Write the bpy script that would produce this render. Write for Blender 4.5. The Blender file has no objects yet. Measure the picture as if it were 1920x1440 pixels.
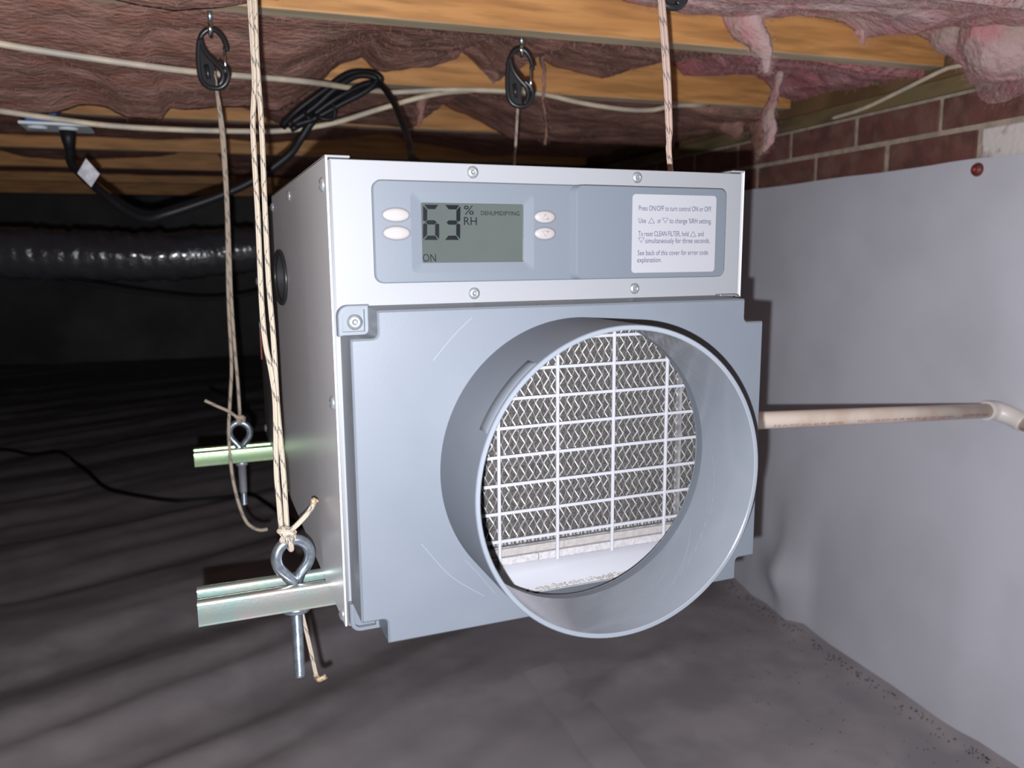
import bpy, bmesh, math, random
from math import sin, cos, pi, radians, hypot, atan2
from mathutils import Vector, Matrix, noise

random.seed(7)
scene = bpy.context.scene
COL = scene.collection

# ------------------------------------------------------------------ camera, light, exposure
F_PX = 1494.28
CAM = Vector((-0.09849, -0.62268, 0.29757))
YAW, PITCH, ROLL = 0.37873, -0.15807, -0.00823
_f0 = Vector((sin(YAW), cos(YAW), 0)); _r0 = Vector((cos(YAW), -sin(YAW), 0)); _u0 = Vector((0, 0, 1))
_f = _f0 * cos(PITCH) + _u0 * sin(PITCH); _u1 = _u0 * cos(PITCH) - _f0 * sin(PITCH)
_r = _r0 * cos(ROLL) + _u1 * sin(ROLL); _u = _u1 * cos(ROLL) - _r0 * sin(ROLL)

cam_d = bpy.data.cameras.new('camera')
cam = bpy.data.objects.new('camera', cam_d); COL.objects.link(cam)
cam_d.sensor_fit = 'HORIZONTAL'; cam_d.sensor_width = 36.0
cam_d.lens = F_PX / 1920 * 36.0
cam_d.clip_start = 0.02; cam_d.clip_end = 60
cam.matrix_world = Matrix(((_r.x, _u.x, -_f.x, CAM.x), (_r.y, _u.y, -_f.y, CAM.y), (_r.z, _u.z, -_f.z, CAM.z), (0, 0, 0, 1)))
cam_d.dof.use_dof = True; cam_d.dof.focus_distance = 0.74; cam_d.dof.aperture_fstop = 7.5
scene.camera = cam

world = bpy.data.worlds.new('crawl_space_dark'); scene.world = world
world.use_nodes = True
world.node_tree.nodes['Background'].inputs[0].default_value = (0.75, 0.78, 0.9, 1)
world.node_tree.nodes['Background'].inputs[1].default_value = 0.03

flash_d = bpy.data.lights.new('phone_flash', 'POINT')          # the phone's own flash, just left of and below the lens
flash_d.energy = 78.0; flash_d.color = (0.93, 0.955, 1.0); flash_d.shadow_soft_size = 0.0028
flash = bpy.data.objects.new('phone_flash', flash_d); COL.objects.link(flash)
flash.location = CAM + _r * -0.011 + _u * -0.027 + _f * 0.007

vs = scene.view_settings
vs.view_transform = 'Standard'; vs.look = 'None'; vs.gamma = 1.0; vs.use_curve_mapping = False
vs.exposure = 0.0
scene.display_settings.display_device = 'sRGB'

# ------------------------------------------------------------------ point helpers
def at(px, py, y=None, x=None, z=None):
    """the point at a real depth (a plane x, y or z of the unit's own axes) seen at a photo pixel"""
    d = _f + _r * ((px - 960) / F_PX) - _u * ((py - 720) / F_PX)
    if y is not None: t = (y - CAM.y) / d.y
    elif x is not None: t = (x - CAM.x) / d.x
    else: t = (z - CAM.z) / d.z
    return CAM + d * t
SK = 0.055; _n = hypot(1, SK)
E1 = Vector((1, -SK, 0)) / _n; E2 = Vector((SK, 1, 0)) / _n      # the house's axes: along the joists, along the wall
def H(x, y, z): return E1 * x + E2 * y + Vector((0, 0, z))
def hat(px, py, y=None, x=None, z=None):
    d = _f + _r * ((px - 960) / F_PX) - _u * ((py - 720) / F_PX)
    if y is not None: t = (y - CAM.dot(E2)) / d.dot(E2)
    elif x is not None: t = (x - CAM.dot(E1)) / d.dot(E1)
    else: t = (z - CAM.z) / d.z
    p = CAM + d * t
    return Vector((p.dot(E1), p.dot(E2), p.z))
def lerp(a, b, t): return a + (b - a) * t
def smooth(t): t = max(0, min(1, t)); return t * t * (3 - 2 * t)
def table(tab, x):
    if x <= tab[0][0]: return tab[0][1]
    for (a, b), (c, d) in zip(tab, tab[1:]):
        if x <= c: return lerp(b, d, (x - a) / (c - a) if c > a else 0)
    return tab[-1][1]
def fbm(x, y, z, o=4):
    s, a, t = 0, 1, 0
    for _ in range(o):
        s += a * noise.noise((x, y, z)); t += a; a *= .5; x *= 2.03; y *= 2.03; z *= 2.03
    return s / t

# ------------------------------------------------------------------ materials
def mat(name, color, rough=0.5, metal=0.0, spec=0.5, color2=None, nscale=20, nlo=.4, nhi=.6, bump=0, bscale=200, stretch=(1, 1, 1), detail=4, coat=0, sheen=0, color3=None, n3=4, bdist=.001):
    m = bpy.data.materials.new(name); m.use_nodes = True
    nt = m.node_tree; N = nt.nodes; L = nt.links; b = N['Principled BSDF']
    b.inputs['Base Color'].default_value = (*color, 1); b.inputs['Roughness'].default_value = rough
    b.inputs['Metallic'].default_value = metal; b.inputs['Specular IOR Level'].default_value = spec
    if coat: b.inputs['Coat Weight'].default_value = coat; b.inputs['Coat Roughness'].default_value = .1
    if sheen: b.inputs['Sheen Weight'].default_value = sheen; b.inputs['Sheen Roughness'].default_value = .6
    tc = N.new('ShaderNodeTexCoord'); mp = N.new('ShaderNodeMapping'); mp.inputs['Scale'].default_value = stretch
    L.new(tc.outputs['Object'], mp.inputs['Vector'])
    def ramp(sc, lo, hi, c1, c2, det=detail):
        t = N.new('ShaderNodeTexNoise'); t.inputs['Scale'].default_value = sc; t.inputs['Detail'].default_value = det
        L.new(mp.outputs[0], t.inputs['Vector'])
        r = N.new('ShaderNodeValToRGB'); r.color_ramp.elements[0].position = lo; r.color_ramp.elements[1].position = hi
        r.color_ramp.elements[0].color = (*c1, 1) if len(c1) == 3 else c1; r.color_ramp.elements[1].color = (*c2, 1)
        L.new(t.outputs['Fac'], r.inputs[0]); return r
    if color2:
        r = ramp(nscale, nlo, nhi, color, color2); out = r.outputs[0]
        if color3:
            r3 = ramp(n3, .45, .65, (0, 0, 0), (1, 1, 1)); mx = N.new('ShaderNodeMix'); mx.data_type = 'RGBA'
            L.new(r3.outputs[0], mx.inputs[0]); L.new(out, mx.inputs[6]); mx.inputs[7].default_value = (*color3, 1); out = mx.outputs[2]
        L.new(out, b.inputs['Base Color'])
    if bump:
        t = N.new('ShaderNodeTexNoise'); t.inputs['Scale'].default_value = bscale; t.inputs['Detail'].default_value = 6 if detail > 6 else 2
        L.new(mp.outputs[0], t.inputs['Vector'])
        bp = N.new('ShaderNodeBump'); bp.inputs['Strength'].default_value = bump; bp.inputs['Distance'].default_value = bdist
        L.new(t.outputs['Fac'], bp.inputs['Height']); L.new(bp.outputs[0], b.inputs['Normal'])
    return m

M = {}
M['white'] = mat('white_powder_coat', (.172, .175, .188), .5, bump=.06, bscale=900, spec=.25)
M['side'] = mat('satin_side_paint', (.44, .435, .455), .32, bump=.10, bscale=700, spec=.5)
M['grey'] = mat('grey_plastic', (.093, .104, .124), .42, spec=.35, bump=.06, bscale=1200, color2=(.098, .109, .129), nscale=14)
M['bezel'] = mat('grey_bezel', (.092, .104, .124), .38, spec=.35, bump=.03, bscale=900)
M['collar'] = mat('grey_collar', (.083, .092, .110), .5, spec=.2, color2=(.090, .099, .116), nscale=9, bump=.06, bscale=900)
M['collarin'] = mat('grey_collar_bore_lit', (.118, .130, .152), .16, color2=(.132, .143, .164), nscale=7, bump=.03, bscale=500)  # brighter lighting of the bore put into a lighter base colour
M['lcd'] = mat('lcd_glass', (.050, .058, .054), .14, spec=.3, color2=(.044, .051, .048), nscale=8)
M['ink'] = mat('lcd_ink', (.0008, .0014, .0035), .4, spec=.2)
M['print'] = mat('label_print', (.030, .030, .066), .5)
M['label'] = mat('label_paper', (.22, .22, .24), .5, spec=.25)
M['button'] = mat('button_rubber', (.205, .19, .192), .55, spec=.3)
M['emboss'] = mat('button_emboss', (.16, .15, .15), .5)
M['screw'] = mat('zinc_screw', (.36, .38, .39), .34, .7, color2=(.26, .28, .30), nscale=300)
M['interior'] = mat('white_interior', (.33, .33, .365), .45)
M['grid'] = mat('white_grid', (.30, .295, .32), .4)
M['wire'] = mat('aluminium_mesh', (.30, .295, .305), .42, .45, color2=(.20, .195, .20), nscale=120)
M['foam'] = mat('filter_foam', (.020, .0175, .0165), .95, color2=(.062, .054, .050), nscale=900, nlo=.42, nhi=.6, bump=.6, bscale=900)
M['gasket'] = mat('gasket_foam', (.24, .222, .215), .9, color2=(.21, .19, .185), nscale=160, bump=.3, bscale=500)
M['gasket2'] = mat('gasket_foam_fresh', (.29, .275, .285), .9, color2=(.24, .225, .235), nscale=300, bump=.4, bscale=500)
M['dark'] = mat('hole_shade', (.012, .012, .014), .8)  # near-black colour stands in for the shade inside the side hole
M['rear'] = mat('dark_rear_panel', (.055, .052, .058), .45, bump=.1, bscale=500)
M['rubber'] = mat('black_rubber', (.012, .012, .013), .45, bump=.15, bscale=60)
M['red'] = mat('red_label', (.30, .02, .02), .5)
M['tan'] = mat('tan_insert', (.42, .33, .27), .6)
M['steel'] = mat('galvanised_steel', (.42, .47, .52), .28, .9, color2=(.30, .345, .40), nscale=160, bump=.1, bscale=300)
M['strut'] = mat('yellow_zinc_strut', (.58, .62, .55), .29, .88, color2=(.66, .60, .58), nscale=26, color3=(.48, .64, .60), n3=38, bump=.1, bscale=300)
M['strutg'] = mat('green_zinc_strut', (.46, .72, .44), .27, .92, color2=(.62, .78, .46), nscale=22, bump=.1, bscale=300)
M['blackpl'] = mat('black_plastic', (.014, .014, .016), .33)
M['chrome'] = mat('bright_wire', (.66, .66, .64), .2, 1.0)
M['cable'] = mat('cream_cable', (.62, .52, .38), .5, color2=(.50, .42, .31), nscale=30, color3=(.40, .36, .30), n3=11, bump=.2, bscale=120)
M['cord'] = mat('black_cord', (.007, .007, .009), .5, spec=.3)
M['pvc'] = mat('cream_pvc', (.68, .58, .50), .38, color2=(.60, .47, .38), nscale=20, nlo=.45, nhi=.7)
M['pvcfit'] = mat('white_pvc_fitting', (.66, .61, .58), .35)
M['redink'] = mat('red_ink', (.34, .06, .05), .6)
M['wood'] = mat('fir_joist', (.47, .21, .062), .6, color2=(.58, .29, .10), nscale=3.2, nlo=.35, nhi=.65, stretch=(1.2, 14, 14), color3=(.36, .17, .055), n3=5, bump=.15, bscale=30)
M['wooddust'] = mat('weathered_joist_edge', (.56, .45, .31), .8, color2=(.44, .34, .22), nscale=4, stretch=(1, 9, 9), bump=.2, bscale=40)
M['sill'] = mat('treated_sill', (.17, .125, .055), .8, color2=(.095, .07, .035), nscale=6, stretch=(3, 1, 3), bump=.3, bscale=40)
M['subfloor'] = mat('subfloor', (.20, .11, .05), .8, color2=(.13, .07, .03), nscale=6)
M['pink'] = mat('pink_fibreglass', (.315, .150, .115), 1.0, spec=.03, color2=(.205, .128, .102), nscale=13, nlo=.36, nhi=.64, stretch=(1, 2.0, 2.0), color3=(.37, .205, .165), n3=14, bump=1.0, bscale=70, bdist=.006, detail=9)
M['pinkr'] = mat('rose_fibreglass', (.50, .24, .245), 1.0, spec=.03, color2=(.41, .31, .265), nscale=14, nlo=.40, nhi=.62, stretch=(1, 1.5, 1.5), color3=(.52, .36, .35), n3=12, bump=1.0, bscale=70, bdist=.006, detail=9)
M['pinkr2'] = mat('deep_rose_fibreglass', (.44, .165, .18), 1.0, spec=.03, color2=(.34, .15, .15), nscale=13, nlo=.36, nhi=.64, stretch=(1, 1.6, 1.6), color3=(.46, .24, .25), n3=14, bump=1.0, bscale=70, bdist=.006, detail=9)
M['fibre'] = mat('fibre_strands', (.54, .25, .24), .9, spec=.1, color2=(.42, .28, .24), nscale=20)
M['brick'] = mat('red_brick', (.155, .058, .044), .9, color2=(.098, .040, .032), nscale=14, color3=(.165, .082, .064), n3=22, bump=.6, bscale=120, bdist=.002)
M['brickw'] = mat('limewashed_brick', (.16, .06, .05), .9, color2=(.62, .57, .54), nscale=11, nlo=.42, nhi=.5, bump=.8, bscale=90, bdist=.002)
M['mortar'] = mat('mortar', (.40, .325, .25), .95, color2=(.30, .24, .195), nscale=40, bump=.8, bscale=150, bdist=.002)
M['liner'] = mat('wall_liner', (.60, .60, .665), .5, color2=(.53, .53, .585), nscale=3, bump=.12, bscale=60)
M['floor'] = mat('floor_liner', (.285, .258, .272), .46, color2=(.238, .217, .229), nscale=2.6, nlo=.35, nhi=.65, color3=(.32, .292, .305), n3=7, bump=.2, bscale=35, bdist=.003)
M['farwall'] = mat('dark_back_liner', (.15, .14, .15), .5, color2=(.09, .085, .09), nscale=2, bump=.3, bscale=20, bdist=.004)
M['duct'] = mat('black_duct_film', (.044, .042, .047), .24, coat=.5, bump=.8, bscale=60, bdist=.004)
M['plate'] = mat('pale_cover_plate', (.60, .66, .68), .35)
M['blue'] = mat('blue_box', (.03, .12, .42), .45)
M['tag'] = mat('white_tag', (.72, .72, .76), .5, color2=(.50, .50, .54), nscale=60)
M['soil'] = mat('soil_crumbs', (.055, .045, .035), .95)
M['crumb'] = mat('pale_crumbs', (.25, .24, .235), .9, color2=(.20, .175, .16), nscale=120)
M['rust'] = mat('rust_crumbs', (.05, .033, .026), .9)
M['fray'] = mat('scorched_rope_end', (.10, .055, .025), .8, color2=(.34, .27, .18), nscale=260)

def rope_mat(name, base, fleck, period):
    m = bpy.data.materials.new(name); m.use_nodes = True
    nt = m.node_tree; N = nt.nodes; L = nt.links; b = N['Principled BSDF']
    b.inputs['Roughness'].default_value = .55; b.inputs['Sheen Weight'].default_value = .3
    uv = N.new('ShaderNodeUVMap'); uv.uv_map = 'UVMap'
    sep = N.new('ShaderNodeSeparateXYZ'); L.new(uv.outputs[0], sep.inputs[0])
    def mth(op, a, c=None):
        n = N.new('ShaderNodeMath'); n.operation = op
        for i, v in enumerate((a, c)):
            if v is None: continue
            if isinstance(v, (int, float)): n.inputs[i].default_value = v
            else: L.new(v, n.inputs[i])
        return n.outputs[0]
    u, v = sep.outputs[0], sep.outputs[1]                       # u: metres along, v: turns round
    d1 = mth('ADD', mth('MULTIPLY', u, 470), mth('MULTIPLY', v, 4)); d2 = mth('SUBTRACT', mth('MULTIPLY', u, 470), mth('MULTIPLY', v, 4))
    s = mth('MULTIPLY', mth('SINE', mth('MULTIPLY', d1, 2 * pi)), mth('SINE', mth('MULTIPLY', d2, 2 * pi)))
    # dark tracer yarns: patches on two helices
    t1 = mth('FRACT', mth('ADD', mth('MULTIPLY', u, 1 / period), v)); t2 = mth('FRACT', mth('SUBTRACT', mth('MULTIPLY', u, 1 / period), v))
    nz_ = N.new('ShaderNodeTexNoise'); nz_.inputs['Scale'].default_value = 75; tcx = N.new('ShaderNodeTexCoord'); L.new(tcx.outputs['Object'], nz_.inputs['Vector'])
    a = mth('LESS_THAN', t1, mth('MULTIPLY', nz_.outputs['Fac'], .30)); c = mth('LESS_THAN', t2, mth('MULTIPLY', mth('SUBTRACT', nz_.outputs['Fac'], .42), .6))
    fl = mth('MULTIPLY', mth('MAXIMUM', a, mth('MULTIPLY', c, .9)), mth('GREATER_THAN', s, -.15))
    mx = N.new('ShaderNodeMix'); mx.data_type = 'RGBA'
    tn = N.new('ShaderNodeTexNoise'); tn.inputs['Scale'].default_value = 30
    tc = N.new('ShaderNodeTexCoord'); L.new(tc.outputs['Object'], tn.inputs['Vector'])
    mc = N.new('ShaderNodeMix'); mc.data_type = 'RGBA'; L.new(tn.outputs['Fac'], mc.inputs[0])
    mc.inputs[6].default_value = (*base, 1); mc.inputs[7].default_value = (base[0] * 1.1, base[1] * .92, base[2] * .86, 1)
    L.new(fl, mx.inputs[0]); L.new(mc.outputs[2], mx.inputs[6]); mx.inputs[7].default_value = (*fleck, 1)
    L.new(mx.outputs[2], b.inputs['Base Color'])
    bp = N.new('ShaderNodeBump'); bp.inputs['Strength'].default_value = .9; bp.inputs['Distance'].default_value = .0009
    L.new(s, bp.inputs['Height']); L.new(bp.outputs[0], b.inputs['Normal'])
    return m
M['rope'] = rope_mat('braided_cord', (.50, .43, .33), (.04, .032, .035), .031)
M['ropep'] = rope_mat('rosy_braided_cord', (.58, .44, .37), (.06, .035, .05), .031)

# ------------------------------------------------------------------ mesh helpers (bmesh, world coordinates)
def box(bm, x0, x1, y0, y1, z0, z1, bevel=0, seg=2):
    vs_ = [bm.verts.new(p) for p in ((x0, y0, z0), (x1, y0, z0), (x1, y1, z0), (x0, y1, z0), (x0, y0, z1), (x1, y0, z1), (x1, y1, z1), (x0, y1, z1))]
    fs = [bm.faces.new([vs_[i] for i in q]) for q in ((0, 3, 2, 1), (4, 5, 6, 7), (0, 1, 5, 4), (1, 2, 6, 5), (2, 3, 7, 6), (3, 0, 4, 7))]
    if bevel:
        es = list({e for f in fs for e in f.edges})
        bmesh.ops.bevel(bm, geom=es, offset=bevel, segments=seg, affect='EDGES', profile=.5)
    return vs_
def frame_of(t):
    t = t.normalized(); a = Vector((0, 0, 1)) if abs(t.z) < .9 else Vector((1, 0, 0))
    n = t.cross(a).normalized(); return n, t.cross(n).normalized()
def catmull(pts, n=8):
    P = [Vector(p) for p in pts]; out = []
    for i in range(len(P) - 1):
        p0 = P[i - 1] if i else P[0] * 2 - P[1]; p1 = P[i]; p2 = P[i + 1]; p3 = P[i + 2] if i + 2 < len(P) else P[-1] * 2 - P[-2]
        for k in range(n):
            t = k / n
            out.append(.5 * ((2 * p1) + (p2 - p0) * t + (2 * p0 - 5 * p1 + 4 * p2 - p3) * t * t + (3 * p1 - p0 - 3 * p2 + p3) * t ** 3))
    out.append(P[-1]); return out
def tube(bm, pts, r, seg=12, closed=False, caps=True, flat=1.0, up=None):
    """sweep along pts; r a number or a function of 0..1; flat squashes along 'up'"""
    pts = [Vector(p) for p in pts]; n = len(pts); rings = []; uvl = bm.loops.layers.uv.get('UVMap') or bm.loops.layers.uv.new('UVMap'); prev = None; L = [0]
    for a, b in zip(pts, pts[1:]): L.append(L[-1] + (b - a).length)
    for i, p in enumerate(pts):
        if closed: t = pts[(i + 1) % n] - pts[i - 1]
        else: t = pts[min(i + 1, n - 1)] - pts[max(i - 1, 0)]
        t.normalize()
        if up is not None: b_ = Vector(up); a_ = t.cross(b_).normalized()
        elif prev is None: a_, b_ = frame_of(t)
        else:
            a_ = (prev - t * prev.dot(t)).normalized(); b_ = t.cross(a_)
        prev = a_
        rr = r(L[i] / L[-1]) if callable(r) else r
        rings.append([bm.verts.new(p + (a_ * cos(2 * pi * k / seg) + b_ * sin(2 * pi * k / seg) * flat) * rr) for k in range(seg)])
    m = n if closed else n - 1
    for i in range(m):
        A, B = rings[i], rings[(i + 1) % n]
        for k in range(seg):
            f = bm.faces.new((A[k], A[(k + 1) % seg], B[(k + 1) % seg], B[k])); f.smooth = True
            la, lb = L[i], L[i + 1] if i + 1 < n else L[i] + .01
            for lp, uvv in zip(f.loops, ((la, k / seg), (la, (k + 1) / seg), (lb, (k + 1) / seg), (lb, k / seg))): lp[uvl].uv = uvv
    if caps and not closed:
        bm.faces.new(rings[0][::-1]); bm.faces.new(rings[-1])
def lathe(bm, prof, o, axis, seg=32, closed_prof=False, smooth_=True, refd=None):
    """prof: (radius, height along axis)"""
    o = Vector(o); ax = Vector(axis).normalized(); a, b = frame_of(ax); rings = []
    for r, h in prof:
        if r < 1e-7: rings.append([bm.verts.new(o + ax * h)])
        else: rings.append([bm.verts.new(o + ax * h + (a * cos(2 * pi * k / seg) + b * sin(2 * pi * k / seg)) * r) for k in range(seg)])
    R = list(zip(rings, rings[1:])) + ([(rings[-1], rings[0])] if closed_prof else [])
    for A, B in R:
        for k in range(seg):
            k2 = (k + 1) % seg
            if len(A) == 1 and len(B) == 1: continue
            if len(A) == 1: q = (A[0], B[k2], B[k])
            elif len(B) == 1: q = (A[k], A[k2], B[0])
            else: q = (A[k], A[k2], B[k2], B[k])
            f = bm.faces.new(q); f.smooth = smooth_
def rrect(x0, x1, z0, z1, r, n=6, rs=None):
    rs = rs or (r, r, r, r); P = []                                # corners: x1z0, x1z1, x0z1, x0z0
    for (cx, cz, a0), rr in zip(((x1, z0, -90), (x1, z1, 0), (x0, z1, 90), (x0, z0, 180)), rs):
        sx = -1 if cx == x1 else 1; sz = 1 if cz == z0 else -1
        if rr <= 1e-6: P.append((cx, cz)); continue
        for k in range(n + 1):
            a = radians(a0 + 90 * k / n); P.append((cx + sx * rr + rr * cos(a), cz + sz * rr + rr * sin(a)))
    return P
def roundpoly(pts, r, n=4):
    """round each corner of a polygon in x,z; r a number or list"""
    P = []; m = len(pts)
    for i, p in enumerate(pts):
        rr = r[i] if isinstance(r, (list, tuple)) else r
        p = Vector(p); a = Vector(pts[i - 1]) - p; b = Vector(pts[(i + 1) % m]) - p
        if rr <= 1e-6: P.append(tuple(p)); continue
        s = p + a.normalized() * rr; e = p + b.normalized() * rr
        for k in range(n + 1):
            t = k / n; q = s * (1 - t) ** 2 + p * 2 * t * (1 - t) + e * t * t; P.append(tuple(q))
    return P
def offset(poly, d):
    """inward offset of a counter-clockwise polygon"""
    out = []; m = len(poly)
    for i in range(m):
        a, b, c = Vector(poly[i - 1]), Vector(poly[i]), Vector(poly[(i + 1) % m])
        n1 = Vector((-(b - a).y, (b - a).x)); n2 = Vector((-(c - b).y, (c - b).x))
        if n1.length < 1e-9: n1 = n2
        if n2.length < 1e-9: n2 = n1
        n1.normalize(); n2.normalize(); n = n1 + n2
        k = d / max(.3, (1 + n1.dot(n2)) / 2) / 2
        out.append(tuple(b + n * k))
    return out
def slab(bm, poly, y_back, y_front, bevel=.001, holes=(), back=False, axis='y'):
    """plate in the x,z plane from y_back to y_front (front = smaller y), front edge chamfered, real holes"""
    s = 1 if y_back > y_front else -1
    def loop(p, y): return [bm.verts.new((q[0], y, q[1])) for q in p]
    def wall(A, B):
        for k in range(len(A)):
            k2 = (k + 1) % len(A); bm.faces.new((A[k], A[k2], B[k2], B[k]))
    edges = []
    A = loop(poly, y_back); B = loop(poly, y_front + s * bevel); Cc = loop(offset(poly, bevel), y_front)
    wall(A, B); wall(B, Cc)
    def ring_edges(V): return [bm.edges.get((V[k], V[(k + 1) % len(V)])) or bm.edges.new((V[k], V[(k + 1) % len(V)])) for k in range(len(V))]
    front = ring_edges(Cc); backe = ring_edges(A)
    for h in holes:
        h1 = loop(h, y_front); h2 = loop(h, y_back); wall(h2, h1)
        front += ring_edges(h1); backe += ring_edges(h2)
    bmesh.ops.triangle_fill(bm, use_beauty=True, edges=front)
    if back: bmesh.ops.triangle_fill(bm, use_beauty=True, edges=backe)
def ellipse(cx, cz, rx, rz, n=48): return [(cx + rx * cos(2 * pi * k / n), cz + rz * sin(2 * pi * k / n)) for k in range(n)]

# ------------------------------------------------------------------ object helpers
def thing(name, label, cat, loc, group=None):
    o = bpy.data.objects.new(name, None); COL.objects.link(o); o.location = loc; o.empty_display_size = .02
    o['label'] = label; o['category'] = cat
    if group: o['group'] = group
    return o
def origin(o):
    v = Vector((0, 0, 0))
    while o is not None: v += o.location; o = o.parent
    return v
def obj(name, bm, m, parent=None, loc=None, label=None, cat=None, group=None, kind=None, autosmooth=None, normals=True):
    if normals: bmesh.ops.recalc_face_normals(bm, faces=bm.faces)
    me = bpy.data.meshes.new(name)
    base = origin(parent) if parent else (Vector(loc) if loc is not None else Vector((0, 0, 0)))
    bm.transform(Matrix.Translation(-base)); bm.to_mesh(me); bm.free()
    ms = m if isinstance(m, (list, tuple)) else [m]
    for mm in ms: me.materials.append(mm)
    o = bpy.data.objects.new(name, me); COL.objects.link(o)
    if parent: o.parent = parent
    elif loc is not None: o.location = loc
    if label: o['label'] = label
    if cat: o['category'] = cat
    if group: o['group'] = group
    if kind: o['kind'] = kind
    if autosmooth is not None:
        me.shade_smooth() if hasattr(me, 'shade_smooth') else None
        me.set_sharp_from_angle(angle=radians(autosmooth))
    return o
def copy_obj(o, parent, loc, name=None):
    c = o.copy(); COL.objects.link(c); c.parent = parent; c.location = loc; return c
NB = bmesh.new

def text(name, s, m, parent, x0, x1, z, h, y, thick=.0001):
    """flat lettering facing -y: baseline z, cap height h, fitted between x0 and x1"""
    cu = bpy.data.curves.new(name, 'FONT'); cu.body = s; cu.size = 1.0; cu.extrude = 0.0; cu.resolution_u = 3
    t = bpy.data.objects.new(name, cu); COL.objects.link(t)
    dg = bpy.context.evaluated_depsgraph_get(); me = bpy.data.meshes.new_from_object(t.evaluated_get(dg))
    bpy.data.objects.remove(t); bpy.data.curves.remove(cu)
    xs = [v.co.x for v in me.vertices]; sx = (x1 - x0) / (max(xs) - min(xs)); sz = h / .70; mn = min(xs)
    b = origin(parent)
    for v in me.vertices: v.co = Vector((x0 + (v.co.x - mn) * sx, y, z + v.co.y * sz)) - b
    me.materials.clear(); me.materials.append(m); me.name = name
    o = bpy.data.objects.new(name, me); COL.objects.link(o); o.parent = parent
    return o

# ================================================================== SETTING
ZF, XW = -0.65, 1.25                                              # crawl-space floor, brick wall
ZJ, ZT = 0.655, 0.89                                              # joist undersides, subfloor

def grid_mesh(bm, nx, ny, fn, smooth_=True):
    V = [[bm.verts.new(fn(i / nx, j / ny)) for i in range(nx + 1)] for j in range(ny + 1)]
    for j in range(ny):
        for i in range(nx):
            f = bm.faces.new((V[j][i], V[j][i + 1], V[j + 1][i + 1], V[j + 1][i])); f.smooth = smooth_
    return V

def floor_h(x, y):
    d = Vector((.92, .38)); n = Vector((-.38, .92))
    left = smooth((.62 - x + .30 * y) / .8)
    a = x * d.x + y * d.y; b = x * n.x + y * n.y
    h = .012 * fbm(x * 1.4, y * 1.4, 3.1, 3)
    b2 = b + .10 * noise.noise((a * .8, b * .9, 5)) + .03 * noise.noise((a * 2.5, b * 2.0, 8))
    k1 = noise.noise((a * .45, b2 * 4.2, .3)); k2 = noise.noise((a * .7, b2 * 8.5, 1.7)); k3 = noise.noise((a * 1.6 + b * .6, b2 * 17, 4.0))
    env = .55 + .45 * noise.noise((a * .7, b * .8, 12))
    h += left * env * (.060 * k1 + .030 * k2 + .009 * k3 + .012 * (1 - min(1, abs(k2) * 3.0)) ** 2)
    # a few soft folds on the right
    k = noise.noise((x * 1.1 + y * .7, (y - x * .35) * 2.4, 9.0)); h += (1 - left) * .013 * (1 - min(1, abs(k) * 3.2)) ** 2
    k = noise.noise((x * 4.2, y * 4.2, 2.0)); h += .0022 * (1 - min(1, abs(k) * 2.5))
    # turn up against the wall
    xh = x * E1.x + y * E1.y
    h += .02 * smooth((xh - (XW - .07)) / .07)
    return h
bm = NB()
def ffn(u, v):
    x = lerp(-.85, 1.28, u ** .9) if False else lerp(-3.4, 1.30, 1 - (1 - u) ** 1.9)
    y = lerp(-.75, 7.9, v ** 2.2)
    p = H(x, y, 0); p.z = ZF + floor_h(p.x, p.y); return p
grid_mesh(bm, 260, 300, ffn)
obj('floor', bm, M['floor'], kind='structure')
bm = NB()                                                          # lap seam of the floor liner
sp = [at(985, 1268, z=ZF), at(1045, 1350, z=ZF), at(1110, 1445, z=ZF), at(1180, 1540, z=ZF)]
sp = catmull(sp, 8)
for k in range(len(sp)): sp[k].z = ZF + floor_h(sp[k].x, sp[k].y)
for s_, dz in ((0, .005), (.0, 0)):
    pass
A = [bm.verts.new(p + Vector((-.004, 0, -.002))) for p in sp]; B = [bm.verts.new(p + Vector((0, 0, .006))) for p in sp]; Cc = [bm.verts.new(p + Vector((.09, .02, .003))) for p in sp]
for X_, Y_ in ((A, B), (B, Cc)):
    for k in range(len(sp) - 1): bm.faces.new((X_[k], X_[k + 1], Y_[k + 1], Y_[k])).smooth = True
obj('trim_1', bm, M['floor'], kind='structure')

# brick wall on the right: mortar bed + bricks
wall = NB()
def hbox(bm, x0, x1, y0, y1, z0, z1, bevel=0):
    n0 = len(bm.verts); box(bm, x0, x1, y0, y1, z0, z1, bevel); bm.verts.ensure_lookup_table()
    for v in list(bm.verts)[n0:]: v.co = H(*v.co)
hbox(wall, XW + .0035, XW + .12, -1.2, 8.0, ZF - .1, .601)
wall_o = obj('wall_right', wall, M['mortar'], kind='structure')
PB = .2265
brick_me = {}
def brick(y0, y1, z0, z1, m):
    b = NB(); d = random.uniform(-.0025, .0025)
    hbox(b, XW + d, XW + .08, y0 + .005 + random.uniform(-.002, .002), y1 - .005 + random.uniform(-.002, .002), z0 + .005, z1 - .005, .003)
    obj('brick', b, m, wall_o)
for row, (z0, z1, off) in enumerate(((.392, .460, .643), (.460, .530, .549), (.530, .600, .643))):
    for k in range(-4, 14):
        y0 = off + PB * k
        if y0 > 3.4 or y0 < -.5: continue
        white = (row == 1 and k == -1) or (row == 2 and k in (-2,)) or (row == 1 and k == -2)
        brick(y0, y0 + PB, z0, z1, M['brickw'] if white else M['brick'])
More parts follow.
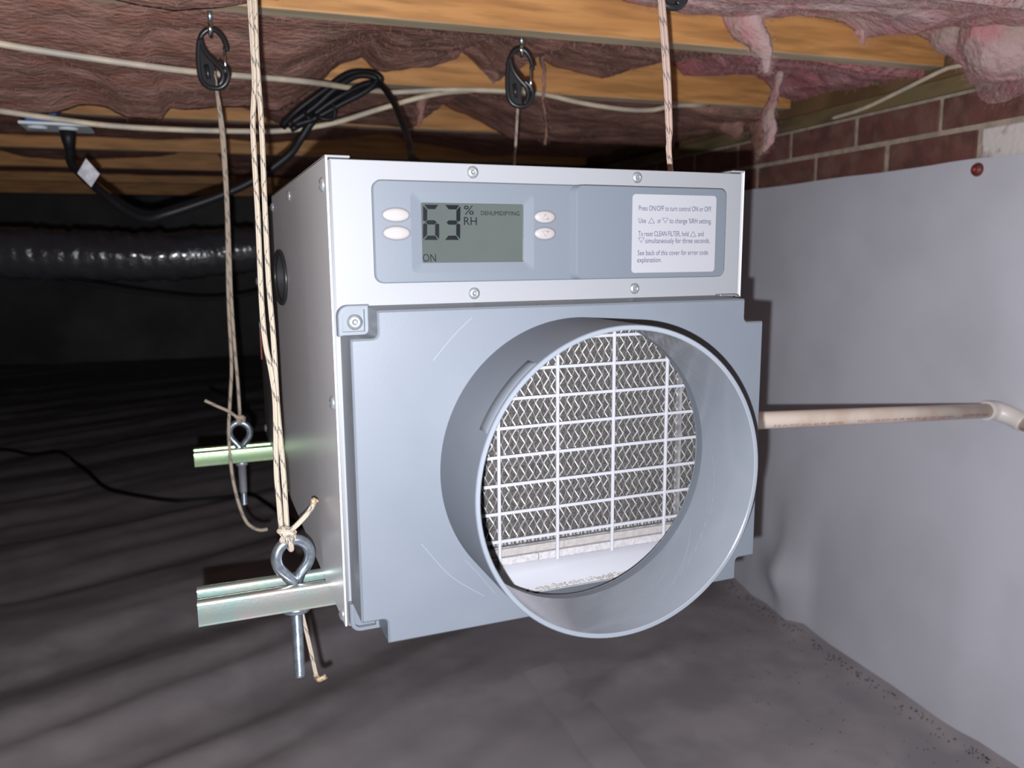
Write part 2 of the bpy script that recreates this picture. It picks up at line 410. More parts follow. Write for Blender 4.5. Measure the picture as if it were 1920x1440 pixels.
# side, back and left limits of the crawl space
b = NB()
def bfn(u, v):
    x = lerp(-5.5, 1.5, u); z = lerp(ZF - .02, ZT, v)
    p = H(x, 7.7 + .05 * fbm(x * 1.2, z * 1.5, 1) , z); return p
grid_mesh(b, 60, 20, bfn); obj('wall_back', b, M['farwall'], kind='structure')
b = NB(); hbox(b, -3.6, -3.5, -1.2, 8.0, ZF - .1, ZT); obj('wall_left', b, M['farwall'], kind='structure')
b = NB(); hbox(b, -3.6, XW + .12, -1.2, 8.0, ZT, ZT + .02); obj('ceiling', b, M['subfloor'], kind='structure')

# grey liner on the wall
b = NB()
def lfn(u, v):
    y = lerp(-1.0, 7.6, u ** 1.6); top = .470 + .004 * noise.noise((y * 6, 0, 0)) + .002 * noise.noise((y * 30, 3, 0)); z = lerp(ZF + .004, top, v)
    low = smooth((.05 - z) / .7)
    off_ = .006 + low * .012 * (1 + fbm(y * 2.4, z * 1.3, 7)) + low * .010 * (1 - min(1, abs(noise.noise((y * 4.5 + z * .5, z * .7, 4))) * 3)) ** 2 + .002 * fbm(y * 5, z * 5, 1)
    # a bunched fold near the foot
    d = hypot(y - 1.03, (z + .52) * 1.0); off_ += .05 * math.exp(-(d / .055) ** 2) * (0.6 + .4 * sin((y - 1.03) * 90)) + .022 * math.exp(-((y - .99 - (z + .5) * .12) / .02) ** 2) * smooth((-.2 - z) / .2)
    return H(XW - off_, y, z)
grid_mesh(b, 160, 70, lfn)
liner = obj('wall_liner', b, M['liner'], loc=H(XW, .6, ZF), label='smooth grey plastic sheet lining the brick wall beside the dehumidifier', cat='plastic sheet')
p = hat(1832, 318, x=XW - .008); p = H(*p)
b = NB(); lathe(b, [(0, .008), (.004, .008), (.0105, .004), (.0125, .0), (.0125, -.002)], p, -E1, 24)
pin = obj('fastener', b, mat('red_fastener', (.13, .022, .016), .5), liner, label='dark red plastic fastener near the top edge')
b = NB(); lathe(b, [(0, .0095), (.003, .0095), (.0035, .007)], p, -E1, 12); obj('fastener_pin', b, mat('red_pin', (.40, .05, .04), .4), pin)

# sill plate on the brick
b = NB(); hbox(b, XW - .006, XW + .11, -1.0, 7.6, .601, .632, .003)
obj('sill_plate', b, M['sill'], loc=H(XW, 1, .60), label='weathered greenish timber plate lying along the top of the brick wall', cat='timber')

b = NB(); hbox(b, XW + .022, XW + .062, -1.0, 7.6, .6325, ZT - .002)
obj('rim_joist', b, M['subfloor'], loc=H(XW, 1, .65), label='timber rim joist standing on the wall plate, half hidden by pink wool', cat='joist')
# ------------------------------------------------------------------ joists
JT = .040
joists = [('front', .235), ('a', .640), ('b', 1.100), ('c', 1.655), ('d', 2.34), ('e', 2.92), ('f', 3.55), ('g', 4.3)]
jl = [('fir floor joist above the front lifting rope, out at the top edge'), ('nearest orange fir floor joist in view, holding both black snap hooks'),
      ('second fir joist from the front, with cream cables under it'), ('third fir joist from the front, behind the coiled black cord'),
      ('fourth fir joist, in shade beyond the outlet plate'), ('fifth fir joist, deep in the dark above the black duct'),
      ('sixth fir joist, almost lost in the dark'), ('farthest fir joist before the back wall')]
for (k, y), lab in zip(joists, jl):
    b = NB(); hbox(b, -3.4, XW - .0, y, y + JT, ZJ, ZT - .002, .0025)
    for f_ in b.faces:
        if f_.calc_center_median().z < ZJ + .0015: f_.material_index = 1
    obj('floor_joist', b, [M['wood'], M['wooddust']], loc=H(0, y + JT / 2, ZJ), label=lab, cat='joist', group='floor joists')
# ------------------------------------------------------------------ insulation batts
def strands(pts_normals, n, ln, m, parent, rad=.00014, droop=.4):
    b = NB()
    for _ in range(n):
        p, nn = random.choice(pts_normals)
        p = p + Vector((random.uniform(-.01, .01), random.uniform(-.01, .01), random.uniform(-.004, .004)))
        d = (nn + Vector((random.gauss(0, .9), random.gauss(0, .9), random.gauss(0, .5) - droop))).normalized()
        l = ln * random.uniform(.4, 1.3); s = d.cross(Vector((random.random(), random.random(), random.random()))).normalized() * rad
        q = p + d * l * .5 + Vector((random.uniform(-1, 1), random.uniform(-1, 1), random.uniform(-1, 1))) * l * .12
        v = [b.verts.new(x) for x in (p - s, p + s, q + s, q - s, p + d * l)]
        b.faces.new((v[0], v[1], v[2], v[3])); b.faces.new((v[3], v[2], v[4]))
    return obj('loose_fibres', b, m, parent, kind='stuff', normals=False)
o_under = {}
def batt(label, y0, y1, near, tab, x0, x1, m, amp=.012, nfib=5000, seed=0, sag=.0, nearfn=None, nx=280):
    """glass-wool filling one bay; tab gives the underside against the far joist, photo pixel -> height"""
    T = sorted(((lambda q: (q.x, q.z))(hat(px, py, y=y1)) for px, py in tab), key=lambda q: q[0])
    def under(x, v):
        zf_ = table(T, x + .006 * noise.noise((x * 25, seed, 0))); zn = near if nearfn is None else nearfn(x)
        s = v ** .75
        z = lerp(zn, zf_, s) - sag * sin(pi * v)
        y = lerp(y0, y1, v)
        k = noise.noise((x * 3.2 + 1.4 * noise.noise((x * 2, y * 2, seed)), y * 9, seed)); crease = (1 - min(1, abs(k) * 3.2)) ** 2
        edge = min(1, v * 6) * min(1, .35 + (1 - v) * 5)
        z += edge * amp * (fbm(x * 5, y * 9, seed + 2.2, 5) * 1.4 + .45 * crease) + .003 * fbm(x * 34, y * 40, seed, 3)
        return Vector((x, y, z))
    b = NB(); ny = 46
    V = []
    for j in range(ny + 3):
        row = []
        for i in range(nx + 1):
            x = lerp(x0, x1, i / nx)
            if j == 0: q = under(x, 0); q.z = ZT - .01
            elif j == ny + 2: q = under(x, 1); q.z = max(q.z + .03, ZT - .01)
            else: q = under(x, (j - 1) / ny)
            row.append(b.verts.new(H(*q)))
        V.append(row)
    for j in range(ny + 2):
        for i in range(nx): b.faces.new((V[j][i], V[j][i + 1], V[j + 1][i + 1], V[j + 1][i])).smooth = True
    b.faces.new([V[j][0] for j in range(ny + 3)][::-1]); b.faces.new([V[j][nx] for j in range(ny + 3)])
    b.normal_update()
    samp = [(V[j][i].co.copy(), Vector((0, -.3, -1))) for j in range(2, ny + 2, 2) for i in range(0, nx, 2) if -1.1 < V[j][i].co.x < 1.5]
    o = obj('insulation_batt', b, m, loc=H((x0 + x1) / 2, (y0 + y1) / 2, ZJ), label=label, cat='insulation', group='glass wool between the joists', normals=False)
    o_under[o.name] = (under, y0, y1)
    if nfib: strands(samp, nfib, .011, M['fibre'], o)
    return o
M['fibre2'] = mat('pale_fibre_strands', (.56, .38, .36), .9, spec=.1)
def tuft(parent, pts, rads, m, seed, nf=900, flat=.6):
    """a shred of glass wool hanging from its batt"""
    P = catmull(pts, 10); R = rads
    b = NB(); tube(b, P, lambda t: table(R, t), 18, flat=flat)
    for v in b.verts:
        v.co += Vector((fbm(v.co.x * 60, v.co.y * 60, v.co.z * 40 + seed, 3), fbm(v.co.x * 60, v.co.y * 60 + 9, v.co.z * 40 + seed, 3), 0)) * .009
    sm = [(v.co.copy(), Vector((random.uniform(-1, 1), random.uniform(-1, 0), -.3))) for v in b.verts]
    o = obj('hanging_tuft', b, m, parent)
    st = strands(sm, nf, .006, M['fibre2'], parent, .00012, .5)
    return o
TAB0 = [(-200, -45), (0, -16), (200, 0), (250, 12), (330, 22), (420, 15), (470, 5), (485, -6), (520, 1), (560, -14), (700, -20), (1130, -14), (1170, 6), (1260, 20), (1290, 30), (1460, 30), (1500, 30), (1580, 45), (1600, 58), (1618, 72), (1645, 68), (1700, 55), (1740, 75), (1790, 118), (1850, 150), (1920, 195), (2010, 240)]
TAB1 = [(-400, 170), (-100, 208), (0, 212), (105, 214), (150, 199), (200, 205), (240, 225), (310, 228), (318, 205), (350, 208), (400, 205), (470, 203), (520, 212), (600, 158), (620, 135), (640, 120), (680, 108), (700, 130), (720, 137), (800, 125), (845, 108), (857, 92), (880, 110), (900, 130), (925, 150), (940, 152), (960, 120), (1005, 105), (1040, 125), (1080, 135), (1130, 147), (1160, 140), (1215, 118), (1235, 108), (1260, 115), (1280, 140), (1330, 140), (1400, 138), (1430, 150), (1450, 175), (1490, 190), (1540, 206), (1620, 200), (1700, 185)]
xs0 = hat(760, -30, y=.632).x; xs1 = hat(1262, 120, y=1.092).x
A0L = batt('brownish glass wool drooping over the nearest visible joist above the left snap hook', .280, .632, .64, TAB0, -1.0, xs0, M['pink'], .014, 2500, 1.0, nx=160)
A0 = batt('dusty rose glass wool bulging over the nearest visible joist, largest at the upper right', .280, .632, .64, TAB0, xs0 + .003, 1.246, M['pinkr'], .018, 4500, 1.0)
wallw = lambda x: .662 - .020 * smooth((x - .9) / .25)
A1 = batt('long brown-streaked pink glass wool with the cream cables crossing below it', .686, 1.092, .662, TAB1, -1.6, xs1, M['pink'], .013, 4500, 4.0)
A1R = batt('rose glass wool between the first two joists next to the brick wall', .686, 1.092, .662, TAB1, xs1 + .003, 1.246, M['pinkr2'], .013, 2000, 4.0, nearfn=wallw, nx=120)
A2 = batt('shaded pink glass wool behind the second joist, over the coiled cord', 1.148, 1.648, .662,
          [(-400, 170), (-100, 185), (150, 198), (240, 202), (450, 200), (480, 212), (520, 232), (600, 222), (640, 230), (700, 236), (780, 240), (786, 225), (800, 202), (820, 190), (840, 202), (880, 218), (910, 236), (960, 262), (1100, 272), (1250, 272), (1282, 232), (1310, 205), (1345, 242), (1370, 262), (1420, 272), (1520, 280)],
          -2.0, 1.246, M['pink'], .013, 2200, 7.0, nearfn=lambda x: .662 - .026 * smooth((x - .9) / .25))
A3 = batt('dark pink glass wool in the shade behind the third joist', 1.703, 2.332, .66,
          [(-300, 230), (0, 252), (300, 262), (420, 262), (500, 268), (640, 262), (720, 250), (760, 262), (900, 290), (1200, 300)],
          -2.4, 1.246, M['pink'], .012, 1500, 11.0)
A4 = batt('dark strip of pink glass wool above the dangling white cord tag', 2.388, 2.912, .66,
          [(-300, 270), (0, 283), (60, 296), (140, 301), (300, 294), (350, 285), (372, 268), (402, 266), (412, 300), (440, 330), (600, 330)],
          -2.8, 1.246, M['pink'], .012, 0, 13.0)
for y0, y1, lab, sd in ((2.968, 3.542, 'faint dark glass wool beyond the fifth joist', 15.), (3.598, 4.292, 'farthest dark glass wool near the back wall', 17.)):
    batt(lab, y0, y1, .66, [(-300, 300), (0, 320), (300, 330), (600, 335)], -3.3, 1.246, M['pink'], .012, 0, sd, nx=120)
yj = .628
tuft(A0, [H(*hat(1385, 5, y=yj - .01)), H(*hat(1400, 45, y=yj - .02)), H(*hat(1420, 78, y=yj - .025)), H(*hat(1436, 110, y=yj - .02)), H(*hat(1441, 136, y=yj - .02))], [(0, .046), (.3, .036), (.55, .022), (.8, .011), (1, .003)], M['pinkr'], 1., 2500)
tuft(A0, [H(*hat(1612, 40, y=yj)), H(*hat(1614, 62, y=yj - .004)), H(*hat(1618, 84, y=yj - .004))], [(0, .016), (.6, .008), (1, .002)], M['pinkr'], 2., 400)
tuft(A1, [H(*hat(1462, 135, y=.92)), H(*hat(1453, 175, y=.92)), H(*hat(1440, 215, y=.92)), H(*hat(1445, 250, y=.92)), H(*hat(1430, 285, y=.93))], [(0, .008), (.3, .013), (.6, .018), (.85, .015), (1, .005)], M['pinkr'], 3., 1200)
tuft(A1, [H(*hat(1016, 105, y=1.0)), H(*hat(1021, 165, y=1.0)), H(*hat(1018, 195, y=1.0)), H(*hat(1025, 232, y=1.0)), H(*hat(1023, 272, y=1.0))], [(0, .006), (.3, .004), (1, .003)], M['pink'], 4., 250)
tuft(A1, [H(*hat(905, 95, y=1.07)), H(*hat(918, 128, y=1.065)), H(*hat(932, 152, y=1.06))], [(0, .030), (.6, .018), (1, .012)], M['pink'], 5., 500)
tuft(A2, [H(*hat(1355, 190, y=1.25)), H(*hat(1368, 225, y=1.24)), H(*hat(1385, 258, y=1.24))], [(0, .06), (.6, .05), (1, .012)], M['pink'], 6., 900)
tuft(A2, [H(*hat(1425, 205, y=1.22)), H(*hat(1430, 245, y=1.2)), H(*hat(1418, 300, y=1.2))], [(0, .055), (.6, .036), (1, .006)], M['pink'], 9., 900)
tuft(A2, [H(*hat(790, 175, y=1.16)), H(*hat(788, 205, y=1.16)), H(*hat(786, 238, y=1.16))], [(0, .03), (.6, .016), (1, .002)], M['pink'], 8., 300)

# the fallen end of the nearest batt, over the wall plate at the upper right
b = NB()
cs = [(hat(1900, 60, y=.50), .085), (hat(1850, 75, y=.55), .058), (hat(1935, 92, y=.52), .072), (hat(1800, 50, y=.58), .050), (hat(1970, 135, y=.50), .062), (hat(1990, 60, y=.45), .10)]
bmesh.ops.create_icosphere(b, subdivisions=6, radius=1)
c0 = sum((c for c, r in cs), Vector()) / len(cs)
for v in b.verts:
    d_ = v.co.normalized(); best = 0
    for c, r in cs:
        o_ = c - c0; bb = d_.dot(o_); q_ = bb * bb - (o_.dot(o_) - r * r)
        if q_ > 0: best = max(best, bb + math.sqrt(q_))
    best = max(best, .03); q = c0 + d_ * best
    q += d_ * (.016 * fbm(q.x * 11, q.y * 11, q.z * 11, 5) + .004 * fbm(q.x * 50, q.y * 50, q.z * 50, 3)); q.x = min(q.x, XW - .008); v.co = H(*q)
for f in b.faces: f.smooth = True
b.normal_update(); sm = [(v.co.copy(), v.normal.copy()) for v in b.verts]
fb = obj('hanging_clump', b, M['pinkr'], A0); strands(sm, 3000, .011, M['fibre'], A0, .00014, .3)
# ================================================================== DEHUMIDIFIER
W, HH, D, T = .380, .3724, .4202, .0444
deh = thing('dehumidifier', 'white and grey hanging dehumidifier with round duct collar and lit display', 'dehumidifier', (W / 2, D / 2, 0))
# wrapped sheet-metal shell: left side with a real hole, right side, top, bottom
def yz_slab(bm, poly, x_back, x_front, holes=(), bevel=.0006):
    t = NB(); slab(t, poly, 0, -1, 0, holes) if False else None; t.free()
HOLE = (.352, .276, .062, .030)
def side_panel(bm, x_out, x_in):
    s = -1 if x_out < x_in else 1
    outl = rrect(-.0028, D, 0, HH + .0015, .0008, 2); hol = ellipse(*HOLE[:2], HOLE[2], HOLE[3]) if x_out < x_in else None
    loops = []
    def mk(p, x): return [bm.verts.new((x, q[0], q[1])) for q in p]
    def ring(V): return [bm.edges.get((V[k], V[(k + 1) % len(V)])) or bm.edges.new((V[k], V[(k + 1) % len(V)])) for k in range(len(V))]
    def wl(A_, B_):
        for k in range(len(A_)): bm.faces.new((A_[k], A_[(k + 1) % len(A_)], B_[(k + 1) % len(A_)], B_[k]))
    A_ = mk(outl, x_out); B_ = mk(outl, x_in); wl(A_, B_); e = ring(A_)
    if hol:
        h1 = mk(hol, x_out); h2 = mk(hol, x_in + .02); wl(h1, h2); e += ring(h1)
    bmesh.ops.triangle_fill(bm, use_beauty=True, edges=e)
    if hol:
        for f in h1[0].link_faces:
            pass
        hs = set(h2)
        for f in bm.faces:
            if any(v in hs for v in f.verts): f.material_index = 1  # hole wall takes the painted shade colour
b = NB(); side_panel(b, 0.0, .0014); obj('side_panel', b, [M['side'], M['dark']], deh)
b = NB(); side_panel(b, W, W - .0014); obj('side_panel', b, M['side'], deh)
b = NB(); box(b, .0014, W - .0014, .004, D, HH - .0035, HH - .002); obj('top_panel', b, M['side'], deh)
b = NB(); box(b, .0014, W - .0014, .034, D, 0.0004, .002); obj('bottom_panel', b, M['side'], deh)
for x0, x1 in ((0.0, .0185), (W - .0135, W)):                       # folded lips on top of the sides
    b = NB(); box(b, x0, x1, -.0028, D, HH - .0002, HH + .0015, .0005, 1); obj('folded_lip', b, M['white'], deh)
b = NB(); tube(b, [(-.0015, HOLE[0] + HOLE[2] * cos(a), HOLE[1] + HOLE[3] * sin(a)) for a in [2 * pi * k / 48 for k in range(48)]], .0026, 10, True); obj('grommet', b, M['rubber'], deh)
b = NB(); lathe(b, [(0, 0), (.09, 0)], (.0213, HOLE[0], HOLE[1]), (-1, 0, 0), 24); 
for v in b.verts: v.co.z = HOLE[1] + (v.co.z - HOLE[1]) * .4
obj('hole_shade_disc', b, M['dark'], deh)  # dark disc painted as the shade inside the hole
b = NB(); tube(b, catmull([(.008, HOLE[0] - HOLE[2] * .72, HOLE[1] + .016), (.004, HOLE[0] - HOLE[2] * .86, HOLE[1] + .004), (.004, HOLE[0] - HOLE[2] * .8, HOLE[1] - .012), (.008, HOLE[0] - HOLE[2] * .62, HOLE[1] - .022)], 6), .0022, 8); obj('wire_in_hole', b, M['tan'], deh)
# rear section
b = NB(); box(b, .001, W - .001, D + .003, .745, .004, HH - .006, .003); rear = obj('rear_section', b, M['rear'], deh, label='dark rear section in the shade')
b = NB(); box(b, .0, .002, .735, .741, .135, .185); obj('rear_label', b, M['red'], rear, label='red edge of a sticker')
b = NB(); box(b, .0, .002, .735, .741, .186, .196); obj('rear_label', b, M['label'], rear, label='white edge of a sticker')
# front panel with opening behind the inlet cover
b = NB(); slab(b, rrect(.0028, W - .002, -.0008, HH - .0010, .001, 2), .0015, -.0012, .0005, [rrect(.016, W - .016, .0006, .248, .0003)[::-1]]); 
b.verts.ensure_lookup_table()
obj('front_panel', b, M['white'], deh)
b = NB(); tube(b, [(.0036, .0008, .0), (.0036, .0008, HH - .002)], .0022, 10); obj('panel_edge', b, M['white'], deh)
# interior behind the filter: floor ramp, sides
b = NB(); prof = [(-.0005, .0008), (.010, .0035), (.022, .010), (.031, .0152), (.040, .0152)]
for i in range(len(prof) - 1):
    n_ = 24
    for k in range(n_):
        xa, xb = lerp(.016, W - .016, k / n_), lerp(.016, W - .016, (k + 1) / n_)
        def zz(x, q): return q[1] + .0028 * smooth((x - .17) / .06) * (1 if 0 < i + (q is prof[i + 1]) < 4 else 0) * sin(pi * min(1, (i + (q is prof[i + 1])) / 3))
        b.faces.new([b.verts.new(p) for p in ((xa, prof[i][0], zz(xa, prof[i])), (xb, prof[i][0], zz(xb, prof[i])), (xb, prof[i + 1][0], zz(xb, prof[i + 1])), (xa, prof[i + 1][0], zz(xa, prof[i + 1])))]).smooth = True
bmesh.ops.remove_doubles(b, verts=b.verts, dist=1e-6)
obj('inlet_floor', b, M['interior'], deh)
b = NB(); box(b, .0135, .0155, .002, .06, .0, .25); box(b, W - .0155, W - .0135, .002, .06, .0, .25); box(b, .0155, W - .0155, .002, .06, .249, .251); obj('inlet_lining', b, M['interior'], deh)
# filter
fy = .030
b = NB(); box(b, .0155, W - .0155, .0395, .050, .030, .248); obj('filter_foam', b, M['foam'], deh)
b = NB(); box(b, .0155, W - .0155, .0385, .0395, .0296, .0312); box(b, .3400, .3425, .033, .0395, .0296, .248)
obj('filter_frame', b, M['wire'], deh)
b = NB(); px_, pz_ = .0079, .0146
def ribbon(p, q, w, t):
    p, q = Vector(p), Vector(q); d = (q - p).normalized(); s = Vector((d.z, t * .55, -d.x)).normalized() * w
    v = [b.verts.new(x) for x in (p - s, p + s, q + s, q - s)]; b.faces.new(v)
nz = int(.216 / pz_); nxm = int(.345 / px_)
for j in range(nz + 1):
    for i in range(nxm + 1):
        x = .018 + i * px_; z = .034 + j * pz_
        j1, j2 = random.uniform(-.0004, .0004), random.uniform(-.0004, .0004)
        yb = .0375 + .0008 * noise.noise((x * 30, z * 30, 0))
        c = Vector((x + j1, yb - .0012, z + pz_ / 2))
        if z + pz_ / 2 > .247: continue
        for dx, dz, t in ((-px_ / 2, -pz_ / 2, .55), (px_ / 2, -pz_ / 2, -.25), (-px_ / 2, pz_ / 2, -.25), (px_ / 2, pz_ / 2, .55)):
            if z + pz_ / 2 + dz > .247 or z + pz_ / 2 + dz < .03: continue
            ribbon(c, (c.x + dx, yb + .0012, c.z + dz), .00050, t)
        n0 = len(b.verts)
        bmesh.ops.create_icosphere(b, subdivisions=1, radius=.00085, matrix=Matrix.Translation(c + Vector((0, -.0003, 0))) @ Matrix.Diagonal((.9, .8, 1.7, 1)))
        bmesh.ops.create_icosphere(b, subdivisions=1, radius=.00078, matrix=Matrix.Translation((x + px_ / 2, yb, z)) @ Matrix.Diagonal((.9, .8, 1.7, 1)))
for i in range(nxm + 1):                                            # rolled lower edge of the mesh
    x = .018 + i * px_
    bmesh.ops.create_icosphere(b, subdivisions=1, radius=.0021, matrix=Matrix.Translation((x, .0372, .0352)) @ Matrix.Diagonal((1, .8, 1.2, 1)))
obj('expanded_mesh', b, M['wire'], deh, kind='stuff', label='bright expanded aluminium mesh', normals=False)
b = NB(); box(b, .0155, .216, .0355, .046, .0228, .0300, .0008); obj('gasket_strip', b, M['gasket'], deh)
b = NB(); box(b, .2162, W - .0155, .0355, .046, .0228, .0300, .0008); obj('gasket_strip', b, M['gasket'], deh)
b = NB(); box(b, .0155, .188, .0325, .044, .0152, .0226, .001); obj('gasket_strip', b, M['gasket2'], deh)
b = NB(); box(b, .1885, W - .0155, .0325, .044, .0152, .0226, .001); obj('gasket_strip', b, M['gasket2'], deh)
fg = bpy.data.objects.new('filter_grid', None); COL.objects.link(fg); fg.parent = deh
vb = None
for k in range(-2, 5):
    x = .1477 + .0583 * k
    if not .02 < x < .36: continue
    if vb is None:
        b = NB(); box(b, x - .0015, x + .0015, fy - .0015, fy + .0012, .0146, .248, .0005, 1); vb = obj('grid_bar', b, M['grid'], fg); vx = x
    else: copy_obj(vb, fg, (x - vx, 0, 0))
hb = None
for k in range(0, 8):
    z = .0401 + .0264 * k
    if hb is None:
        b = NB(); box(b, .0155, W - .0155, fy - .0009, fy + .0018, z - .0015, z + .0015, .0005, 1); hb = obj('grid_bar', b, M['grid'], fg)
    else: copy_obj(hb, fg, (0, 0, .0264 * k))
# inlet cover
xl, xr, zb, zt, nn = .0059, .3741, -.0004, .2596, .0203
CX, CZ, RO, RI = .1891, .1311, .1180, .1143
body = [(xl + nn, zb), (xr - nn, zb), (xr - nn, zb + nn), (xr, zb + nn), (xr, zt - nn), (xr - nn, zt - nn), (xr - nn, zt), (xl + nn, zt), (xl + nn, zt - nn), (xl, zt - nn), (xl, zb + nn), (xl + nn, zb + nn)]
rr_ = [.0012, .0012, .0045, .0015, .0015, .0045, .0015, .0012, .0045, .0012, .0012, .0045]
body = roundpoly(body, rr_, 5)
b = NB(); slab(b, body, .0, -T, .0014, [ellipse(CX, CZ, RO - .0002, RO - .0002, 96)[::-1]])
hr = [v for v in b.verts if abs(hypot(v.co.x - CX, v.co.z - CZ) - RO + .0002) < 1e-4 and v.co.y > -.001]
for v in hr: v.co.y = -T + .0012
for v in b.verts:
    if v.co.y > -.0001 and v.co.z > .25: v.co.z += .0014
cover = obj('inlet_cover', b, M['grey'], deh, autosmooth=35)
for fx, fz in ((0, 1), (1, 1), (0, 0), (1, 0)):                     # corner tabs that take the screws
    x0, x1 = (xl - .0028, xl + nn + .001) if fx == 0 else (xr - nn - .001, xr + .0028)
    z0, z1 = (zt - nn - .001, zt + .0026) if fz else (zb - .0026, zb + nn + .001)
    rs = [0, 0, 0, 0]; rs[{(1, 0): 0, (1, 1): 1, (0, 1): 2, (0, 0): 3}[(fx, fz)]] = .0085
    b = NB(); P_ = rrect(x0, x1, z0, z1, 0, 6, rs); slab(b, P_, .0, -.0095, .0008, [offset(rrect(x0, x1, z0, z1, 0, 6, rs), .0034)[::-1]])
    slab(b, offset(P_, .0030), .0, -.0050, .0004)
    obj('corner_tab', b, M['grey'], cover)
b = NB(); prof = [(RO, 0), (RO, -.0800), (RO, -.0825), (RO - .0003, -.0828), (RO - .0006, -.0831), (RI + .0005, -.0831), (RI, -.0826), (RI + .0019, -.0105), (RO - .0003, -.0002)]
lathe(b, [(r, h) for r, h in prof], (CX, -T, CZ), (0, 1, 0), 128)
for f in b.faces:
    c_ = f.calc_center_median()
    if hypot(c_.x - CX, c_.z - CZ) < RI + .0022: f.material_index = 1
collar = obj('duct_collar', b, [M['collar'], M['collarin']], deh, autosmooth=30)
b = NB(); n_ = 20; a0, a1 = radians(127), radians(156); Va = []
for k in range(n_ + 1):
    a = lerp(a0, a1, k / n_); Va.append([b.verts.new((CX + r * cos(a), -T + h, CZ + r * sin(a))) for r, h in ((RO - .0002, -.0645), (RO + .0003, -.0650), (RO + .0003, -.0796), (RO - .0002, -.0800))])
for k in range(n_):
    for j in range(3): b.faces.new((Va[k][j], Va[k][j + 1], Va[k + 1][j + 1], Va[k + 1][j])).smooth = (j == 1)
b.faces.new(Va[0]); b.faces.new(Va[-1][::-1]); obj('raised_pad', b, M['collar'], collar)
# fine scratches on the cover (shallow pale grooves), pale streaks inside the collar
b = NB()
def scratch(pts, w=.0002):
    P = catmull(pts, 8)
    for p, q in zip(P, P[1:]):
        d = (q - p); s = Vector((d.z, 0, -d.x)).normalized() * w
        b.faces.new([b.verts.new(x) for x in (p - s, p + s, q + s, q - s)])
ys = -T - .0001
scratch([at(812, 676, y=ys), at(850, 630, y=ys), at(885, 595, y=ys)], .00018)
scratch([at(790, 1020, y=ys), at(845, 1080, y=ys), at(908, 1118, y=ys)], .00018)
scratch([at(872, 1050, y=ys), at(905, 1085, y=ys), at(928, 1113, y=ys)], .00013)
obj('pale_marks', b, mat('scuff', (.150, .168, .195), .5), cover, kind='stuff')
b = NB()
def in_streak(th0, d0, th1, d1, w):  # thin pale strips lying on the collar's inner face
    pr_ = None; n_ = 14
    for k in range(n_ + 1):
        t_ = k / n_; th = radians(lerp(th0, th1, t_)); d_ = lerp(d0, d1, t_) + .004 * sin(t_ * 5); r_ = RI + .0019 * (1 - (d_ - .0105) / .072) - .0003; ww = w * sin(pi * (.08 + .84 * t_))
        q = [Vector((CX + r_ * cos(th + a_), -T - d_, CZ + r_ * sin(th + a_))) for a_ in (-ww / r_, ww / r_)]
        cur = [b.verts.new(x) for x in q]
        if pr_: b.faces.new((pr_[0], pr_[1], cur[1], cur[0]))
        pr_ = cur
for a_ in ((12, .016, -62, .060, .0010), (-8, .022, -88, .074, .0007), (-30, .018, -70, .070, .0009), (30, .014, 2, .052, .0008), (44, .016, 28, .048, .0008), (55, .016, 42, .040, .0007), (-50, .030, -96, .060, .0009), (-12, .050, -52, .078, .0005), (14, .055, -8, .072, .0006)): in_streak(*a_)
obj('pale_marks', b, mat('pale_streak', (.148, .160, .182), .4), collar, kind='stuff')
# control panel: bezel with sloped display well
bx0, bx1, bz0, bz1 = .0340, .3547, .2780, .3567
lx0, lx1, lz0, lz1 = .0724, .1587, .2937, .3400
b = NB(); slab(b, rrect(bx0, bx1, bz0, bz1, .0070), -.001, -.0058, .0009, [rrect(lx0 - .009, lx1 + .009, lz0 - .008, lz1 + .008, .004)[::-1]])
w1 = [b.verts.new((q[0], -.0058, q[1])) for q in rrect(lx0 - .009, lx1 + .009, lz0 - .008, lz1 + .008, .004)]
w2 = [b.verts.new((q[0], -.0046, q[1])) for q in rrect(lx0 - .0002, lx1 + .0002, lz0 - .0002, lz1 + .0002, .0012)]
w3 = [b.verts.new((v.co.x, -.0022, v.co.z)) for v in w2]
for k in range(len(w1)):
    k2 = (k + 1) % len(w1); b.faces.new((w1[k], w1[k2], w2[k2], w2[k])); b.faces.new((w2[k], w2[k2], w3[k2], w3[k]))
bezel = obj('control_bezel', b, M['bezel'], deh)
b = NB(); slab(b, rrect(lx0 - .001, lx1 + .001, lz0 - .001, lz1 + .001, .001), -.001, -.0034, .0002)
lcd = obj('display', b, M['lcd'], deh, label='grey-green liquid crystal display')
